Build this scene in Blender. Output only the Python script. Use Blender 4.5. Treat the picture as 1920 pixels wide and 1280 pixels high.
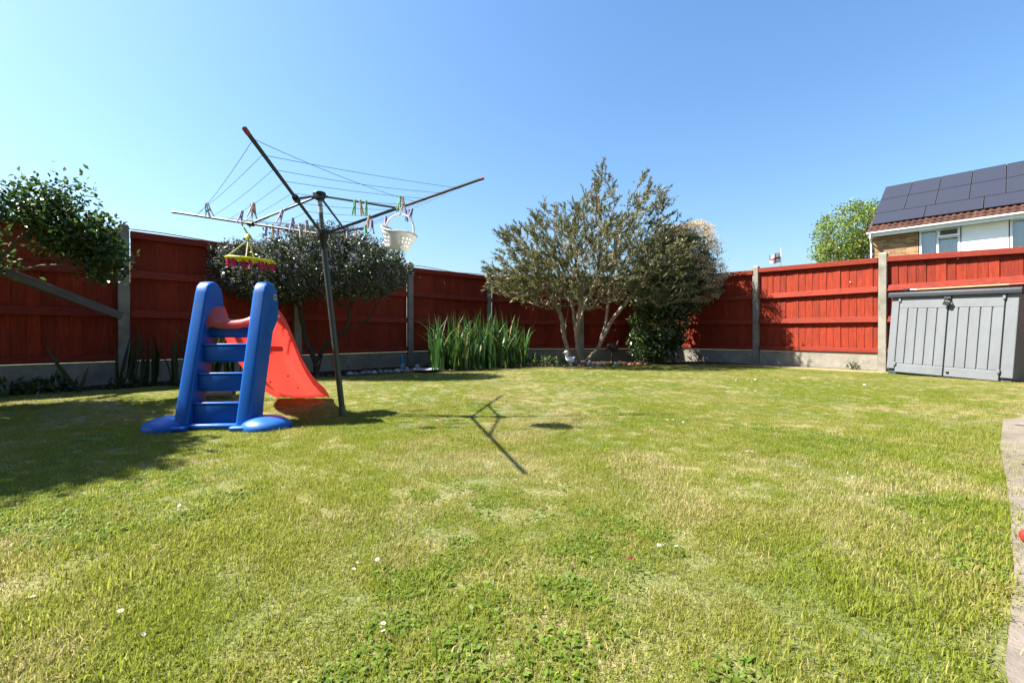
import bpy, bmesh, math, random
import numpy as np
from mathutils import Vector, Matrix, Euler

for o in list(bpy.data.objects):
    bpy.data.objects.remove(o, do_unlink=True)
SC = bpy.context.scene
COL = SC.collection
R = math.radians

# ------------------------------------------------------------------ camera, sky, sun, exposure
cam_d = bpy.data.cameras.new('camera')
cam = bpy.data.objects.new('camera', cam_d)
COL.objects.link(cam)
cam.location = (0, 0, 0.6)
cam.rotation_euler = (R(90), 0, 0)
cam_d.sensor_width = 36.0
cam_d.lens = 36.0 * 830 / 1920
cam_d.shift_y = -15 / 1920
cam_d.clip_start = 0.02
cam_d.clip_end = 2000
SC.camera = cam

SUN_DIR = Vector((1.08, -0.02, -1.32)).normalized()      # way the light travels
world = bpy.data.worlds.new('World')
SC.world = world
world.use_nodes = True
wn = world.node_tree
bg = wn.nodes['Background']
sky = wn.nodes.new('ShaderNodeTexSky')
sky.sky_type = 'NISHITA'
sky.sun_disc = False
sky.sun_elevation = math.asin(-SUN_DIR.z)
sky.sun_rotation = math.atan2(-SUN_DIR.x, -SUN_DIR.y)
sky.altitude = 0
sky.air_density = 1.6
sky.dust_density = 1.6
sky.ozone_density = 9.0
hs_ = wn.nodes.new('ShaderNodeHueSaturation')
hs_.inputs['Saturation'].default_value = 1.06
wn.links.new(sky.outputs[0], hs_.inputs['Color'])
wn.links.new(hs_.outputs[0], bg.inputs[0])
bg.inputs[1].default_value = 0.0585

sun_d = bpy.data.lights.new('sun', 'SUN')
sun = bpy.data.objects.new('sun', sun_d)
COL.objects.link(sun)
sun.rotation_euler = SUN_DIR.to_track_quat('-Z', 'Y').to_euler()
sun_d.energy = 5.0
sun_d.angle = R(0.53)
sun_d.color = (1.0, 0.95, 0.86)

vs = SC.view_settings
vs.view_transform = 'Standard'
vs.look = 'None'
vs.exposure = 2.0
vs.gamma = 1.0
SC.render.engine = 'CYCLES'
SC.cycles.use_denoising = True
SC.cycles.max_bounces = 6
SC.cycles.diffuse_bounces = 3
SC.cycles.transparent_max_bounces = 8

rng = np.random.default_rng(7)
random.seed(7)

# ------------------------------------------------------------------ helpers: objects
def tag(o, label=None, cat=None, group=None, kind=None):
    if label: o['label'] = label
    if cat: o['category'] = cat
    if group: o['group'] = group
    if kind: o['kind'] = kind
    return o

def thing(name, label, cat, loc=(0, 0, 0), rot=(0, 0, 0), group=None):
    o = bpy.data.objects.new(name, None)
    o.empty_display_size = 0.1
    COL.objects.link(o)
    o.location = loc
    o.rotation_euler = rot
    return tag(o, label, cat, group)

def link(name, me, parent=None):
    o = bpy.data.objects.new(name, me)
    COL.objects.link(o)
    if parent is not None:
        o.parent = parent
    return o

class MB:
    def __init__(s):
        s.v = []; s.f = []
    def add(s, vs, fs):
        b = len(s.v)
        s.v += [tuple(p) for p in vs]
        s.f += [tuple(i + b for i in f) for f in fs]
        return s
    def box(s, c, d, bev=0.0, M=None):
        hx, hy, hz = d[0] / 2, d[1] / 2, d[2] / 2
        c = Vector(c)
        if bev <= 0:
            vs = [Vector((x * hx, y * hy, z * hz)) for z in (-1, 1) for y in (-1, 1) for x in (-1, 1)]
            fs = [(0, 2, 3, 1), (4, 5, 7, 6), (0, 1, 5, 4), (2, 6, 7, 3), (0, 4, 6, 2), (1, 3, 7, 5)]
        else:
            b = min(bev, hx * .9, hy * .9, hz * .9)
            vs = []; idx = {}
            for sx in (-1, 1):
                for sy in (-1, 1):
                    for sz in (-1, 1):
                        for a in range(3):
                            q = [hx - b, hy - b, hz - b]
                            q[a] += b
                            idx[(sx, sy, sz, a)] = len(vs)
                            vs.append(Vector((sx * q[0], sy * q[1], sz * q[2])))
            fs = []
            def loop(k, a):
                # four corners of the face on axis a, sign k
                o1, o2 = [i for i in range(3) if i != a]
                out = []
                for s1, s2 in ((-1, -1), (1, -1), (1, 1), (-1, 1)):
                    t = [0, 0, 0]; t[a] = k; t[o1] = s1; t[o2] = s2
                    out.append(idx[(t[0], t[1], t[2], a)])
                flip = (k > 0) != (a != 1)
                return out[::-1] if flip else out
            for a in range(3):
                for k in (-1, 1):
                    fs.append(tuple(loop(k, a)))
            for a in range(3):
                o1, o2 = [i for i in range(3) if i != a]
                for s1 in (-1, 1):
                    for s2 in (-1, 1):
                        t = [0, 0, 0]; t[o1] = s1; t[o2] = s2
                        t0 = list(t); t0[a] = -1; t1 = list(t); t1[a] = 1
                        fs.append((idx[(*t0, o1)], idx[(*t1, o1)], idx[(*t1, o2)], idx[(*t0, o2)]))
            for sx in (-1, 1):
                for sy in (-1, 1):
                    for sz in (-1, 1):
                        fs.append(tuple(idx[(sx, sy, sz, a)] for a in range(3)))
        if M is not None:
            vs = [M @ p for p in vs]
        return s.add([p + c for p in vs], fs)
    def tube(s, pts, rad, n=8, cap=True):
        pts = [Vector(p) for p in pts]
        if not hasattr(rad, '__len__'):
            rad = [rad] * len(pts)
        rings = []
        up = None
        for i, p in enumerate(pts):
            d = (pts[min(i + 1, len(pts) - 1)] - pts[max(i - 1, 0)]).normalized()
            if up is None:
                up = Vector((0, 0, 1)) if abs(d.z) < .9 else Vector((1, 0, 0))
            x = d.cross(up)
            if x.length < 1e-6:
                x = d.cross(Vector((0, 1, 0)))
            x.normalize()
            y = d.cross(x).normalized()
            up = -y if False else up
            rings.append([p + (x * math.cos(2 * math.pi * k / n) + y * math.sin(2 * math.pi * k / n)) * rad[i] for k in range(n)])
        vs = [q for r in rings for q in r]
        fs = []
        for i in range(len(pts) - 1):
            for k in range(n):
                a = i * n + k; b = i * n + (k + 1) % n
                fs.append((a, b, b + n, a + n))
        if cap:
            fs.append(tuple(range(n))[::-1])
            fs.append(tuple((len(pts) - 1) * n + k for k in range(n)))
        return s.add(vs, fs)
    def lathe(s, prof, c=(0, 0, 0), n=16, M=None):
        vs = []; fs = []
        c = Vector(c)
        for r, z in prof:
            for k in range(n):
                a = 2 * math.pi * k / n
                p = Vector((r * math.cos(a), r * math.sin(a), z))
                if M is not None: p = M @ p
                vs.append(p + c)
        for i in range(len(prof) - 1):
            for k in range(n):
                a = i * n + k; b = i * n + (k + 1) % n
                fs.append((a, b, b + n, a + n))
        fs.append(tuple(range(n))[::-1])
        fs.append(tuple((len(prof) - 1) * n + k for k in range(n)))
        return s.add(vs, fs)
    def ball(s, c, r, n=12, m=8, M=None):
        prof = [(math.sin(math.pi * i / m) + 1e-4, -math.cos(math.pi * i / m)) for i in range(m + 1)]
        S = Matrix.Diagonal(Vector((r[0], r[1], r[2])))
        return s.lathe(prof, c, n, (M @ S) if M is not None else S)
    def prism(s, poly, x0, x1, fn=lambda x, a, b: (x, a, b)):
        n = len(poly)
        vs = [fn(x0, a, b) for a, b in poly] + [fn(x1, a, b) for a, b in poly]
        fs = [tuple(range(n))[::-1], tuple(range(n, 2 * n))]
        fs += [(i, (i + 1) % n, (i + 1) % n + n, i + n) for i in range(n)]
        return s.add(vs, fs)
    def build(s, name, mat, parent=None, smooth=None, off=None, bevel=0, seg=2):
        me = bpy.data.meshes.new(name)
        v = s.v
        if off is not None:
            v = [(p[0] - off[0], p[1] - off[1], p[2] - off[2]) for p in v]
        me.from_pydata(v, [], s.f)
        bm = bmesh.new(); bm.from_mesh(me)
        bmesh.ops.recalc_face_normals(bm, faces=bm.faces[:])
        if bevel:
            ed = [e for e in bm.edges if e.is_manifold and e.calc_face_angle(0) > R(30)]
            bmesh.ops.bevel(bm, geom=ed, offset=bevel, segments=seg, affect='EDGES', profile=.5, clamp_overlap=True)
        bm.to_mesh(me); bm.free()
        me.materials.append(mat)
        if smooth is not None:
            for p in me.polygons: p.use_smooth = True
            me.set_sharp_from_angle(angle=R(smooth))
        return link(name, me, parent)

def mesh_np(name, V, F, mat, smooth=False):
    """V (n,3); F (m,k) one polygon size"""
    me = bpy.data.meshes.new(name)
    V = np.asarray(V, np.float32); F = np.asarray(F, np.int32)
    me.vertices.add(len(V)); me.vertices.foreach_set('co', V.ravel())
    m, k = F.shape
    me.loops.add(m * k); me.loops.foreach_set('vertex_index', F.ravel())
    me.polygons.add(m)
    me.polygons.foreach_set('loop_start', np.arange(0, m * k, k, dtype=np.int32))
    me.polygons.foreach_set('loop_total', np.full(m, k, np.int32))
    if smooth: me.polygons.foreach_set('use_smooth', np.ones(m, bool))
    me.update(calc_edges=True)
    me.validate()
    me.materials.append(mat)
    return me

# ------------------------------------------------------------------ helpers: materials
MATS = {}
def mat(name, col, rough=.6, var=.15, scale=6.0, bump=0.0, bscale=40.0, spec=.4, metal=0.0, trans=0.0,
        col2=None, objrand=0.0, island=0.0, stretch=None, dirt=None, dirt_amt=0.0, coat=0.0, tcol=None, k=.6, worldco=False):
    col = tuple(c * k for c in col)
    if col2 is not None: col2 = tuple(c * k for c in col2)
    if dirt is not None: dirt = tuple(c * k for c in dirt)
    m = bpy.data.materials.new(name)
    m.use_nodes = True
    nt = m.node_tree; N = nt.nodes; L = nt.links
    pb = N['Principled BSDF']
    out = N['Material Output']
    tc = N.new('ShaderNodeTexCoord')
    src = tc.outputs['Object']
    if worldco: src = N.new('ShaderNodeNewGeometry').outputs['Position']
    src0 = src
    if stretch:
        mp = N.new('ShaderNodeMapping'); mp.inputs['Scale'].default_value = stretch
        L.new(src, mp.inputs[0]); src = mp.outputs[0]
    nz = N.new('ShaderNodeTexNoise'); nz.inputs['Scale'].default_value = scale
    nz.inputs['Detail'].default_value = 5; nz.inputs['Roughness'].default_value = .6
    L.new(src, nz.inputs['Vector'])
    mx = N.new('ShaderNodeMix'); mx.data_type = 'RGBA'
    c1 = tuple(max(0, c * (1 - var)) for c in col) + (1,)
    c2 = tuple(min(1, c * (1 + var)) for c in col) + (1,) if col2 is None else tuple(col2) + (1,)
    if col2 is not None: c1 = tuple(col) + (1,)
    mx.inputs[6].default_value = c1; mx.inputs[7].default_value = c2
    rmp = N.new('ShaderNodeMapRange'); rmp.inputs[1].default_value = .3; rmp.inputs[2].default_value = .7
    L.new(nz.outputs[0], rmp.inputs[0]); L.new(rmp.outputs[0], mx.inputs[0])
    colout = mx.outputs[2]
    def hsv(fac_socket, amt, colout, hue=0.0):
        h = N.new('ShaderNodeHueSaturation')
        mr = N.new('ShaderNodeMapRange'); mr.inputs[3].default_value = 1 - amt; mr.inputs[4].default_value = 1 + amt
        L.new(fac_socket, mr.inputs[0]); L.new(mr.outputs[0], h.inputs['Value'])
        if hue:
            mh = N.new('ShaderNodeMapRange'); mh.inputs[3].default_value = .5 - hue; mh.inputs[4].default_value = .5 + hue
            ml = N.new('ShaderNodeMath'); ml.operation = 'FRACT'
            mm = N.new('ShaderNodeMath'); mm.operation = 'MULTIPLY'; mm.inputs[1].default_value = 7.31
            L.new(fac_socket, mm.inputs[0]); L.new(mm.outputs[0], ml.inputs[0]); L.new(ml.outputs[0], mh.inputs[0])
            L.new(mh.outputs[0], h.inputs['Hue'])
        L.new(colout, h.inputs['Color'])
        return h.outputs[0]
    if objrand:
        oi = N.new('ShaderNodeObjectInfo')
        colout = hsv(oi.outputs['Random'], objrand, colout)
    if island:
        ge = N.new('ShaderNodeNewGeometry')
        colout = hsv(ge.outputs['Random Per Island'], island, colout, .018)
    if dirt is not None:
        n2 = N.new('ShaderNodeTexNoise'); n2.inputs['Scale'].default_value = scale * .45; n2.inputs['Detail'].default_value = 8
        n2.inputs['Roughness'].default_value = .7
        L.new(src0, n2.inputs['Vector'])
        m2 = N.new('ShaderNodeMapRange'); m2.inputs[1].default_value = .52; m2.inputs[2].default_value = .72
        m2.inputs[4].default_value = dirt_amt
        L.new(n2.outputs[0], m2.inputs[0])
        mx2 = N.new('ShaderNodeMix'); mx2.data_type = 'RGBA'
        L.new(m2.outputs[0], mx2.inputs[0]); L.new(colout, mx2.inputs[6]); mx2.inputs[7].default_value = tuple(dirt) + (1,)
        colout = mx2.outputs[2]
    L.new(colout, pb.inputs['Base Color'])
    pb.inputs['Roughness'].default_value = rough
    pb.inputs['Specular IOR Level'].default_value = spec
    pb.inputs['Metallic'].default_value = metal
    if coat: pb.inputs['Coat Weight'].default_value = coat
    if bump:
        b = N.new('ShaderNodeBump'); b.inputs['Strength'].default_value = bump; b.inputs['Distance'].default_value = .01
        nb = N.new('ShaderNodeTexNoise'); nb.inputs['Scale'].default_value = bscale; nb.inputs['Detail'].default_value = 6
        L.new(src, nb.inputs['Vector'])
        L.new(nb.outputs[0], b.inputs['Height']); L.new(b.outputs[0], pb.inputs['Normal'])
    if trans:
        tr = N.new('ShaderNodeBsdfTranslucent')
        if tcol: tr.inputs[0].default_value = tuple(tcol) + (1,)
        else: L.new(colout, tr.inputs[0])
        ms = N.new('ShaderNodeMixShader'); ms.inputs[0].default_value = trans
        L.new(pb.outputs[0], ms.inputs[1]); L.new(tr.outputs[0], ms.inputs[2]); L.new(ms.outputs[0], out.inputs[0])
    MATS[name] = m
    return m

M_fence = mat('red_fence_stain', (.33, .034, .010), .78, .34, 9, .5, 60, .25, objrand=.2, stretch=(6, 6, .5), dirt=(.17, .03, .02), dirt_amt=.6, worldco=True)
M_rail = mat('red_rail_stain', (.32, .042, .022), .8, .28, 9, .4, 60, .2, objrand=.12, stretch=(1.5, 1.5, 8), dirt=(.18, .04, .03), dirt_amt=.6, worldco=True)
M_conc = mat('weathered_concrete', (.36, .33, .27), .9, .18, 7, .5, 120, .2, dirt=(.12, .125, .075), dirt_amt=.8, objrand=.1, worldco=True)
M_path = mat('path_concrete', (.27, .225, .185), .9, .2, 9, .5, 90, .2, dirt=(.2, .17, .14), dirt_amt=.7)
M_soil = mat('dark_soil', (.035, .026, .018), 1, .4, 14, .9, 60, .1, col2=(.075, .055, .038))
M_blue = mat('blue_plastic', (.003, .14, .58), .42, .10, 9, .10, 120, .28, dirt=(.08, .21, .48), dirt_amt=.55)
M_red = mat('red_plastic', (.85, .22, .20), .42, .06, 3, .05, 150, .45, trans=.55, tcol=(.98, .27, .23), dirt=(.85, .42, .38), dirt_amt=.6)
M_pole = mat('grey_pole', (.075, .085, .075), .4, .1, 10, 0, 1, .5, metal=.2)
M_polelite = mat('pale_pole', (.16, .18, .15), .4, .1, 10, 0, 1, .5, metal=.4)
M_black = mat('black_plastic', (.012, .015, .013), .45, .2, 10)
M_arm = mat('arm_metal', (.055, .065, .058), .55, .1, 10, 0, 1, .3)
M_cap = mat('red_cap', (.45, .06, .06), .5)
M_line = mat('blue_grey_cord', (.12, .16, .26), .6)
M_white = mat('white_plastic', (.84, .84, .83), .4, .04, 5, trans=.42, k=.8)
M_wpaint = mat('white_upvc', (.80, .80, .80), .4, .03, 5, k=.85)
M_yellow = mat('yellow_plastic', (.80, .84, .012), .4, .06, 5, trans=.35)
M_pinkpeg = mat('pink_plastic', (.80, .06, .30), .45, .1, 5, trans=.3)
M_shed = mat('grey_shed_plastic', (.215, .23, .245), .55, .07, 6, .35, 30, .35, stretch=(1, 1, .25), dirt=(.17, .18, .18), dirt_amt=.6)
M_shedlid = mat('charcoal_plastic', (.045, .052, .062), .55, .1, 6, .2, 40)
M_dark = mat('dark_metal', (.02, .02, .02), .4, .2, 10, metal=.6)
M_wood = mat('grey_timber', (.19, .175, .15), .85, .25, 8, .5, 60, .2, stretch=(.6, 8, 8))
M_bark = mat('grey_brown_bark', (.20, .15, .10), .9, .35, 14, .8, 60, .15)
M_twig = mat('pale_twig', (.40, .32, .25), .9, .25, 14, .4, 60, .15)
M_darkbark = mat('dark_bark', (.085, .068, .05), .9, .35, 14, .8, 50, .15)
M_leafbb = mat('bottlebrush_leaf', (.22, .22, .075), .5, .2, 3, 0, 1, .35, trans=.3, island=.5)
M_leafce = mat('ceanothus_leaf', (.085, .12, .045), .42, .2, 3, 0, 1, .5, trans=.18, island=.5)
M_flowce = mat('ceanothus_flower', (.29, .30, .37), .8, .2, 3, trans=.25, island=.4)
M_leafph = mat('glossy_leaf', (.075, .13, .032), .28, .2, 3, 0, 1, .6, trans=.18, island=.5)
M_flowph = mat('cream_flower', (.86, .68, .42), .8, .2, 3, trans=.5, island=.3)
M_leaflt = mat('light_leaf', (.075, .145, .025), .45, .2, 3, 0, 1, .4, trans=.4, island=.45)
M_leaffar = mat('far_leaf', (.24, .34, .06), .5, .2, 3, 0, 1, .3, trans=.35, island=.4)
M_iris = mat('iris_leaf', (.07, .17, .035), .42, .25, 5, 0, 1, .4, trans=.35, objrand=.35, stretch=(1, 1, .3))
M_irisdk = mat('dull_iris_leaf', (.03, .06, .018), .5, .25, 5, 0, 1, .4, trans=.3, objrand=.3)

# ------------------------------------------------------------------ setting: ground
def lawn_material():
    m = bpy.data.materials.new('lawn_ground'); m.use_nodes = True
    nt = m.node_tree; N = nt.nodes; L = nt.links; pb = N['Principled BSDF']
    g = N.new('ShaderNodeNewGeometry')
    n1 = N.new('ShaderNodeTexNoise'); n1.inputs['Scale'].default_value = 1.6; n1.inputs['Detail'].default_value = 6
    n2 = N.new('ShaderNodeTexNoise'); n2.inputs['Scale'].default_value = 60; n2.inputs['Detail'].default_value = 4
    L.new(g.outputs['Position'], n1.inputs['Vector']); L.new(g.outputs['Position'], n2.inputs['Vector'])
    r1 = N.new('ShaderNodeValToRGB')
    r1.color_ramp.elements[0].position = .35; r1.color_ramp.elements[0].color = (.075, .095, .02, 1)
    r1.color_ramp.elements[1].position = .7; r1.color_ramp.elements[1].color = (.19, .16, .065, 1)
    L.new(n1.outputs[0], r1.inputs[0])
    mx = N.new('ShaderNodeMix'); mx.data_type = 'RGBA'; mx.blend_type = 'OVERLAY'; mx.inputs[0].default_value = .8
    L.new(r1.outputs[0], mx.inputs[6]); L.new(n2.outputs[0], mx.inputs[7])
    L.new(mx.outputs[2], pb.inputs['Base Color']); pb.inputs['Roughness'].default_value = .95
    b = N.new('ShaderNodeBump'); b.inputs['Strength'].default_value = .8; b.inputs['Distance'].default_value = .02
    L.new(n2.outputs[0], b.inputs['Height']); L.new(b.outputs[0], pb.inputs['Normal'])
    return m

def plane(name, pts, z, m, kind='structure'):
    mb = MB(); mb.add([(x, y, z) for x, y in pts], [tuple(range(len(pts)))])
    o = mb.build(name, m)
    o['kind'] = kind
    return o

plane('ground', [(-600, -600), (600, -600), (600, 600), (-600, 600)], -.02, mat('field_ground', (.07, .09, .03), .95, .4, .2))
LAWN = [(-7.6, -3), (-7.6, 2.25), (-6.0, 3.8), (-4.6, 5.22), (-.5, 9.42), (1.48, 9.42), (3.45, 9.72), (4.76, 8.6), (5.93, 7.06), (8.3, 3.9), (8.3, -3)]
plane('lawn', LAWN, 0, lawn_material())
BED = [(-7.6, 1.6), (-5.25, 3.95), (-4.3, 4.8), (-3.3, 5.6), (-2.4, 6.25), (-1.4, 6.7), (-.5, 7.2), (.35, 7.95), (1.0, 8.02), (1.6, 8.06), (2.3, 8.4), (3.0, 8.55), (3.9, 8.8),
       (4.7, 8.6), (3.45, 9.7), (1.48, 9.42), (-.5, 9.42), (-4.6, 5.22), (-6.0, 3.8), (-7.6, 2.2)]
plane('flower_bed', BED, .006, M_soil)

def inside(poly, x, y):
    c = np.zeros(len(x), bool)
    n = len(poly)
    for i in range(n):
        x1, y1 = poly[i]; x2, y2 = poly[(i + 1) % n]
        t = ((y1 > y) != (y2 > y)) & (x < (x2 - x1) * (y - y1) / (y2 - y1 + 1e-12) + x1)
        c ^= t
    return c

WORN = [(4.2, 8.55), (4.0, 8.2), (4.45, 7.95), (4.75, 7.6), (5.0, 7.35), (5.25, 6.9), (5.55, 6.65), (5.9, 6.95), (4.75, 8.55)]
plane('worn_ground', WORN, .003, mat('dry_earth', (.36, .26, .15), 1, .25, 12, .9, 60, .1, col2=(.45, .35, .19)))
# concrete path to the right of the lawn, edge runs outward from near the viewer
PATH = [(.58, .48), (.88, .79), (1.215, 1.07), (1.60, 1.42), (2.02, 1.81), (2.58, 2.34), (3.42, 3.08), (8.2, 3.2), (8.2, -2.5), (.62, -2.5)]
plane('path', PATH, .008, M_path)
mb = MB()
for a, b in (((2.3, 2.0), (3.6, .7)), ((3.25, 2.86), (4.8, 1.2))):
    d = Vector((b[0] - a[0], b[1] - a[1], 0)).normalized(); nrm = Vector((-d.y, d.x, 0)) * .008
    A = Vector((a[0], a[1], .012)); B = Vector((b[0], b[1], .012))
    mb.add([A - nrm, B - nrm, B + nrm, A + nrm], [(0, 1, 2, 3)])
o = mb.build('path_joint', M_soil); o['kind'] = 'structure'

# ------------------------------------------------------------------ fences
POSTS = {'L0': (-5.97, 3.85), 'L1': (-4.60, 5.25), 'L2': (-3.23, 6.653), 'L3': (-1.86, 8.057), 'L4': (-.49, 9.46),
         'B1': (1.48, 9.46), 'B2': (3.45, 9.75), 'R1': (4.76, 8.62), 'R2': (5.93, 7.08), 'R3': (7.10, 5.54), 'R4': (8.27, 4.0), 'LX': (-7.34, 2.45)}
POSTLAB = {'LX': 'concrete fence post beyond the left edge, farthest from the corner', 'L0': 'concrete fence post just beyond the left edge of the view',
           'L1': 'mossy grey concrete fence post with a timber leaning against it', 'L2': 'concrete fence post hidden behind the dark flowering tree trunk',
           'L3': 'slim concrete fence post right of the dark flowering tree', 'L4': 'concrete corner fence post rising behind the iris clump',
           'B1': 'concrete fence post standing behind the many-stemmed tree', 'B2': 'concrete fence post behind the cream flowering shrub',
           'R1': 'sunlit concrete fence post, nearer the shrub, half in shadow', 'R2': 'sunlit concrete fence post beside the grey storage box',
           'R3': 'concrete fence post behind the storage box, past the right edge', 'R4': 'concrete fence post farthest right, out beyond the storage box'}
POSTTOP = {'L1': 1.90, 'L2': 1.885, 'L3': 1.90, 'L4': 1.90, 'R1': 1.92, 'R2': 1.90}
def post_mesh(h):
    mb = MB()
    a, b = .052, .045
    prof = [(a, 0), (a, h - .03), (b - .008, h)]
    vs = []; 
    for r, z in prof:
        vs += [(-r, -r, z), (r, -r, z), (r, r, z), (-r, r, z)]
    fs = [(3, 2, 1, 0), (8, 9, 10, 11)]
    for i in range(2):
        for k in range(4):
            fs.append((i * 4 + k, i * 4 + (k + 1) % 4, i * 4 + 4 + (k + 1) % 4, i * 4 + 4 + k))
    return mb.add(vs, fs)
def heading(a, b):
    return math.atan2(POSTS[b][1] - POSTS[a][1], POSTS[b][0] - POSTS[a][0])
POSTROT = {'LX': heading('L0', 'L1'), 'L0': heading('L0', 'L1'), 'L1': heading('L0', 'L1'), 'L2': heading('L1', 'L2'), 'L3': heading('L2', 'L3'), 'L4': .12,
           'B1': .05, 'B2': -.3, 'R1': heading('R1', 'R2'), 'R2': heading('R1', 'R2'), 'R3': heading('R1', 'R2'), 'R4': heading('R1', 'R2')}
for k, (x, y) in POSTS.items():
    o = post_mesh(POSTTOP.get(k, 1.9)).build('concrete_post', M_conc, bevel=.006, seg=1)
    o.location = (x, y, -.01); o.rotation_euler = (random.uniform(-.006, .006), random.uniform(-.006, .006), POSTROT[k])
    tag(o, POSTLAB[k], 'fence post', 'concrete posts along the red fence')

PANELS = [('LX', 'L0', 1.82, 1.82, 'red fence panel beyond the left edge of the view'),
          ('L0', 'L1', 1.82, 1.82, 'shaded red fence panel behind the leafy branches, leftmost'),
          ('L1', 'L2', 1.82, 1.80, 'shaded red fence panel behind the blue ladder of the slide'),
          ('L2', 'L3', 1.80, 1.80, 'shaded red fence panel under the dark flowering tree, behind the leaning pole'),
          ('L3', 'L4', 1.80, 1.82, 'shaded red fence panel with white specks above the irises'),
          ('L4', 'B1', 1.82, 1.82, 'shaded red fence panel behind the left half of the many-stemmed tree'),
          ('B1', 'B2', 1.82, 1.83, 'dark shaded red fence panel between tree stems and shrub'),
          ('B2', 'R1', 1.83, 1.83, 'red fence panel with the shrub shadow across it'),
          ('R1', 'R2', 1.86, 1.815, 'bright sunlit red fence panel between two bare concrete posts'),
          ('R2', 'R3', 1.82, 1.73, 'sunlit red fence panel rising behind the grey storage box'),
          ('R3', 'R4', 1.73, 1.70, 'red fence panel beyond the right edge of the view')]
board_me = None
def board_mesh():
    mb = MB()
    # feather edge: thick at one side, thin at the other; x across, y depth, z up (unit height)
    w = .125
    vs = []
    for z in (0, 1):
        vs += [(0, 0, z), (w, .008, z), (w, .013, z), (0, .014, z)]
    mb.add(vs, [(3, 2, 1, 0), (4, 5, 6, 7), (0, 1, 5, 4), (1, 2, 6, 5), (2, 3, 7, 6), (3, 0, 4, 7)])
    return mb.build('board', M_fence)
proto = board_mesh(); board_me = proto.data
bpy.data.objects.remove(proto, do_unlink=True)
SPECKS = {('L3', 'L4'): [(.16, 1.64), (.72, 1.60), (.73, 1.56)], ('R1', 'R2'): [(1.45, 1.46)], ('R2', 'R3'): [(.80, 1.68)], ('B2', 'R1'): [(1.2, 1.6)]}
for a, b, za, zb, lab in PANELS:
    A = Vector((*POSTS[a], 0)); B = Vector((*POSTS[b], 0))
    d = (B - A); Lg = d.length; rz = math.atan2(d.y, d.x)
    off = .055
    Lp = Lg - 2 * off
    # y local axis points left of travel = away from the camera for every run here
    t = thing('fence_panel', lab, 'fence panel', A + d.normalized() * off + Vector((0, 0, .27)), (0, 0, rz), 'red closeboard panels round the garden')
    zt = lambda x: (za + (zb - za) * x / Lp) - .27
    n = 17
    pitch = Lp / n
    for i in range(n):
        o = link('board', board_me, t)
        x = i * pitch + random.uniform(-.004, .004)
        o.location = (x, .019 + random.uniform(0, .003), .004)
        o.rotation_euler = (random.uniform(-.003, .003), random.uniform(-.007, .007), -.125 + random.uniform(-.02, .02))
        wsc = min((pitch + .028) / .125, (Lp - x) / .125)
        o.scale = (wsc, 1, zt(x + pitch / 2) - .03)
    # cap rail, two arris rails and a bottom rail on the garden side
    for nm, z0, h, dep, slope in (('capping_rail', None, .085, .046, 0), ('rail', 1.00, .095, .042, .02), ('rail', .52, .095, .042, .02), ('bottom_rail', .015, .07, .036, 0)):
        mbr = MB()
        zl = (zt(0) - h if z0 is None else z0 + random.uniform(-.012, .012))
        zr = (zt(Lp) - h if z0 is None else z0 + random.uniform(-.012, .012))
        back = .03 if z0 is None else 0.0
        y0 = -dep
        pr = [(y0, 0), (back, 0), (back, h), (y0 + slope, h)]
        vs_ = [(0, p, zl + q) for p, q in pr] + [(Lp, p, zr + q) for p, q in pr]
        mbr.add(vs_, [(3, 2, 1, 0), (4, 5, 6, 7), (0, 1, 5, 4), (1, 2, 6, 5), (2, 3, 7, 6), (3, 0, 4, 7)])
        mbr.build(nm, M_rail, t, bevel=.004, seg=1)
    for (sx, sz) in SPECKS.get((a, b), ()):
        MB().ball((sx, -.004, sz - .27), (.009, .006, .009), 8, 5).build('white_clip', M_wpaint, t)
    gb = MB().box((Lp / 2, .01, .135), (Lp - .004, .045, .268)).build('gravel_board', M_conc, bevel=.006, seg=1)
    gb.location = A + d.normalized() * off + Vector((0, 0, 0)); gb.rotation_euler = (0, 0, rz)
    tag(gb, 'concrete gravel board under the ' + lab.replace('fence panel', 'panel'), 'gravel board', 'concrete gravel boards below the panels')
    w = gb['label'].split()
    if len(w) > 16: gb['label'] = ' '.join(w[:16])

# twisted cable lying on top of the left fence
mb = MB(); mb2 = MB()
pts = []
for (a, b, n) in (('L1', 'L2', 16), ('L2', 'L3', 16), ('L3', 'L4', 16)):
    A = Vector((*POSTS[a], 1.832)); B = Vector((*POSTS[b], 1.822))
    for i in range(n):
        u = i / n
        pts.append(A.lerp(B, u) + Vector((0, 0, .010 * math.sin(u * 9) - .012 * math.sin(math.pi * u) + .012)))
mb.tube(pts, .006, 5)
o = mb.build('cable', M_black, off=pts[0], smooth=60); o.location = pts[0]
tag(o, 'thin black cable strung along the top of the left fence', 'cable')

# grey timber leaning along the left fence, foot on the first post
a = Vector((-4.56, 4.95, .84)); b = Vector((-4.85, 3.72, 1.115))
a = Vector((-4.52, 5.12, .80)); b = Vector((-4.78, 4.2, 1.17)); 
d = (b - a)
o = MB().box((d.length * .56, 0, 0), (d.length * 1.12, .05, .085)).build('timber_plank', M_wood, bevel=.004, seg=1)
o.location = a; o.rotation_euler = d.to_track_quat('X', 'Z').to_euler()
tag(o, 'weathered grey timber sloping down to the leftmost concrete post', 'plank')

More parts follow.
